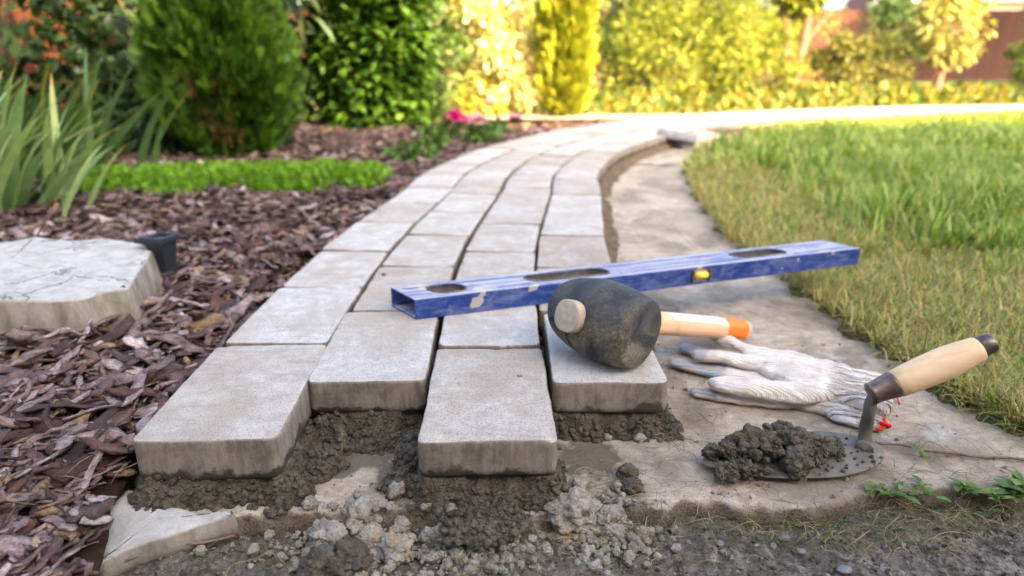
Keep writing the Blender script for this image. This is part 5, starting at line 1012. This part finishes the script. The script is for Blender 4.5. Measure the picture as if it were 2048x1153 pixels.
# second paved path joining behind the bark bed
tag(link('side_path', grid_mesh('side_path', np.linspace(-1.2, 1.4, 20), np.linspace(4.02, 4.42, 6), lambda x, y: .035 + 0 * x, M['slab'])), kind='structure')
# fence and houses
def m_fence():
    t = NT('brown_fence_board'); c = t.coord(); r = t.n('ShaderNodeObjectInfo').outputs['Random']; n = t.noise(6, t.mapv(c, (3, 3, .4)), 5, .6)
    col = t.mix(t.ramp(n, [(.3, 0), (.7, 1)]), (.050, .012, .005), (.085, .022, .008)); col = t.mix(t.math('MULTIPLY', r, .5), col, (.035, .010, .006)); return t.fin(col, .7, t.bump(n, .002), spec=.3)
M['fence'] = m_fence()
def fence(a, b_, h, lab, w_=.14):
    a = np.array(a, float); b_ = np.array(b_, float); L = np.linalg.norm(b_ - a); d = (b_ - a) / L; yaw = math.atan2(d[1], d[0]); root = tag(empty('board_fence', (a[0], a[1], -.04), yaw), lab, 'fence'); me = MB().box((0, 0, h / 2), (w_ / 2 - .004, .011, h / 2)).mesh('board', M['fence'], False)
    for i in range(int(L / w_)): o = link('board', me, root, ((i + .5) * w_, -.004 * (i % 2), 0)); o.rotation_euler = (0, 0, random.gauss(0, .01))
    for z in (h * .25, h * .8): MB().box((L / 2, .034, z), (L / 2, .018, .03)).build('rail', M['fence'], root, False)
fence((-9, 14.2), (19, 14.2), 1.34, 'tall reddish brown board fence across the far end of the garden')
fence((-5.6, 3.75), (-1.75, 3.75), 1.5, 'reddish brown board fence behind the twiggy shrub at top left')
M['roof'] = m_plain('pink_roof_tiles', (.20, .075, .075), .6, 0, .3, .15, 3); M['white'] = m_plain('white_paint', (.75, .74, .72), .6, 0, .3, .05, 3); M['plaster'] = m_plain('warm_plaster', (.50, .44, .36), .85, 0, .2, .06, 2)
def house(name, lab, base, wx, wy, h, rh, ov, rmat, wmat, ridge='x', wins=()):
    root = tag(empty(name, base), lab, 'house'); MB().box((0, 0, h / 2), (wx / 2, wy / 2, h / 2)).build('wall', wmat, root, False); a, b_ = wx / 2 + ov, wy / 2 + ov
    if ridge == 'x': V = [(-a, -b_, h), (a, -b_, h), (a, b_, h), (-a, b_, h), (-a, 0, h + rh), (a, 0, h + rh)]; F = [(0, 1, 5, 4), (2, 3, 4, 5), (0, 4, 3), (1, 2, 5), (3, 2, 1, 0)]
    else: V = [(-a, -b_, h), (a, -b_, h), (a, b_, h), (-a, b_, h), (0, -b_, h + rh), (0, b_, h + rh)]; F = [(0, 4, 5, 3), (1, 2, 5, 4), (0, 1, 4), (2, 3, 5), (3, 2, 1, 0)]
    link('roof', npmesh('roof', np.array(V, float) + np.array([0, 0, .002]), F, rmat, None, False), root)
    if ridge == 'y':
        for sx in (-1, 1): 
            p0 = np.array([sx * (a + .05), -b_ - .04, h - .05]); p1 = np.array([0, -b_ - .04, h + rh + .03]); m_ = (p0 + p1) / 2; L = np.linalg.norm(p1 - p0); an = math.atan2(p1[2] - p0[2], (p1[0] - p0[0])); ca, sa = math.cos(an), math.sin(an)
            MB().box(m_, (L / 2, .04, .09), [[ca, 0, -sa], [0, 1, 0], [sa, 0, ca]]).build('barge_board', M['white'], root, False)
    for (x, z, w_, hh_) in wins:
        f = MB().box((x, wy / 2 + .02, z), (w_ / 2, .03, hh_ / 2)).build('window', M['white'], root, False); MB().box((x, wy / 2 + .045, z), (w_ / 2 - .06, .012, hh_ / 2 - .06)).build('pane', M['dkglass'], f, False)
house('shed', 'small shed with white gable boards peeping over the fence', (11.9, 21, -.04), 1.3, 2.4, 1.95, .55, .1, M['plaster'], M['plaster'], 'y')
house('neighbour_house', 'neighbouring house with a dull pink roof beyond the fence at top right', (19.5, 26, -.04), 11, 6, 2.1, 2.6, .4, M['roof'], M['plaster'])
house('tall_house', 'tall plastered house behind the viewpoint, unseen and made taller to shade the left of the garden', (-9.4, -5.2, -.04), 12, 4.4, 5.3, 1.4, .02, M['roof'], M['plaster'], 'x', ((0, 1.4, 1.2, 1.3), (3.4, 1.4, 1.2, 1.3)))  # unseen taller part of the house, raised to shade the left planting
HB = (6.2, -5.2, -.04); house('low_house', 'single storey part of the house behind the viewpoint shading the front of the garden', HB, 19.15, 4.4, 4.12, 1.0, .02, M['roof'], M['plaster'], 'x', ((-3, 1.4, 1.4, 1.2), (1.5, 1.4, 1.4, 1.2)))
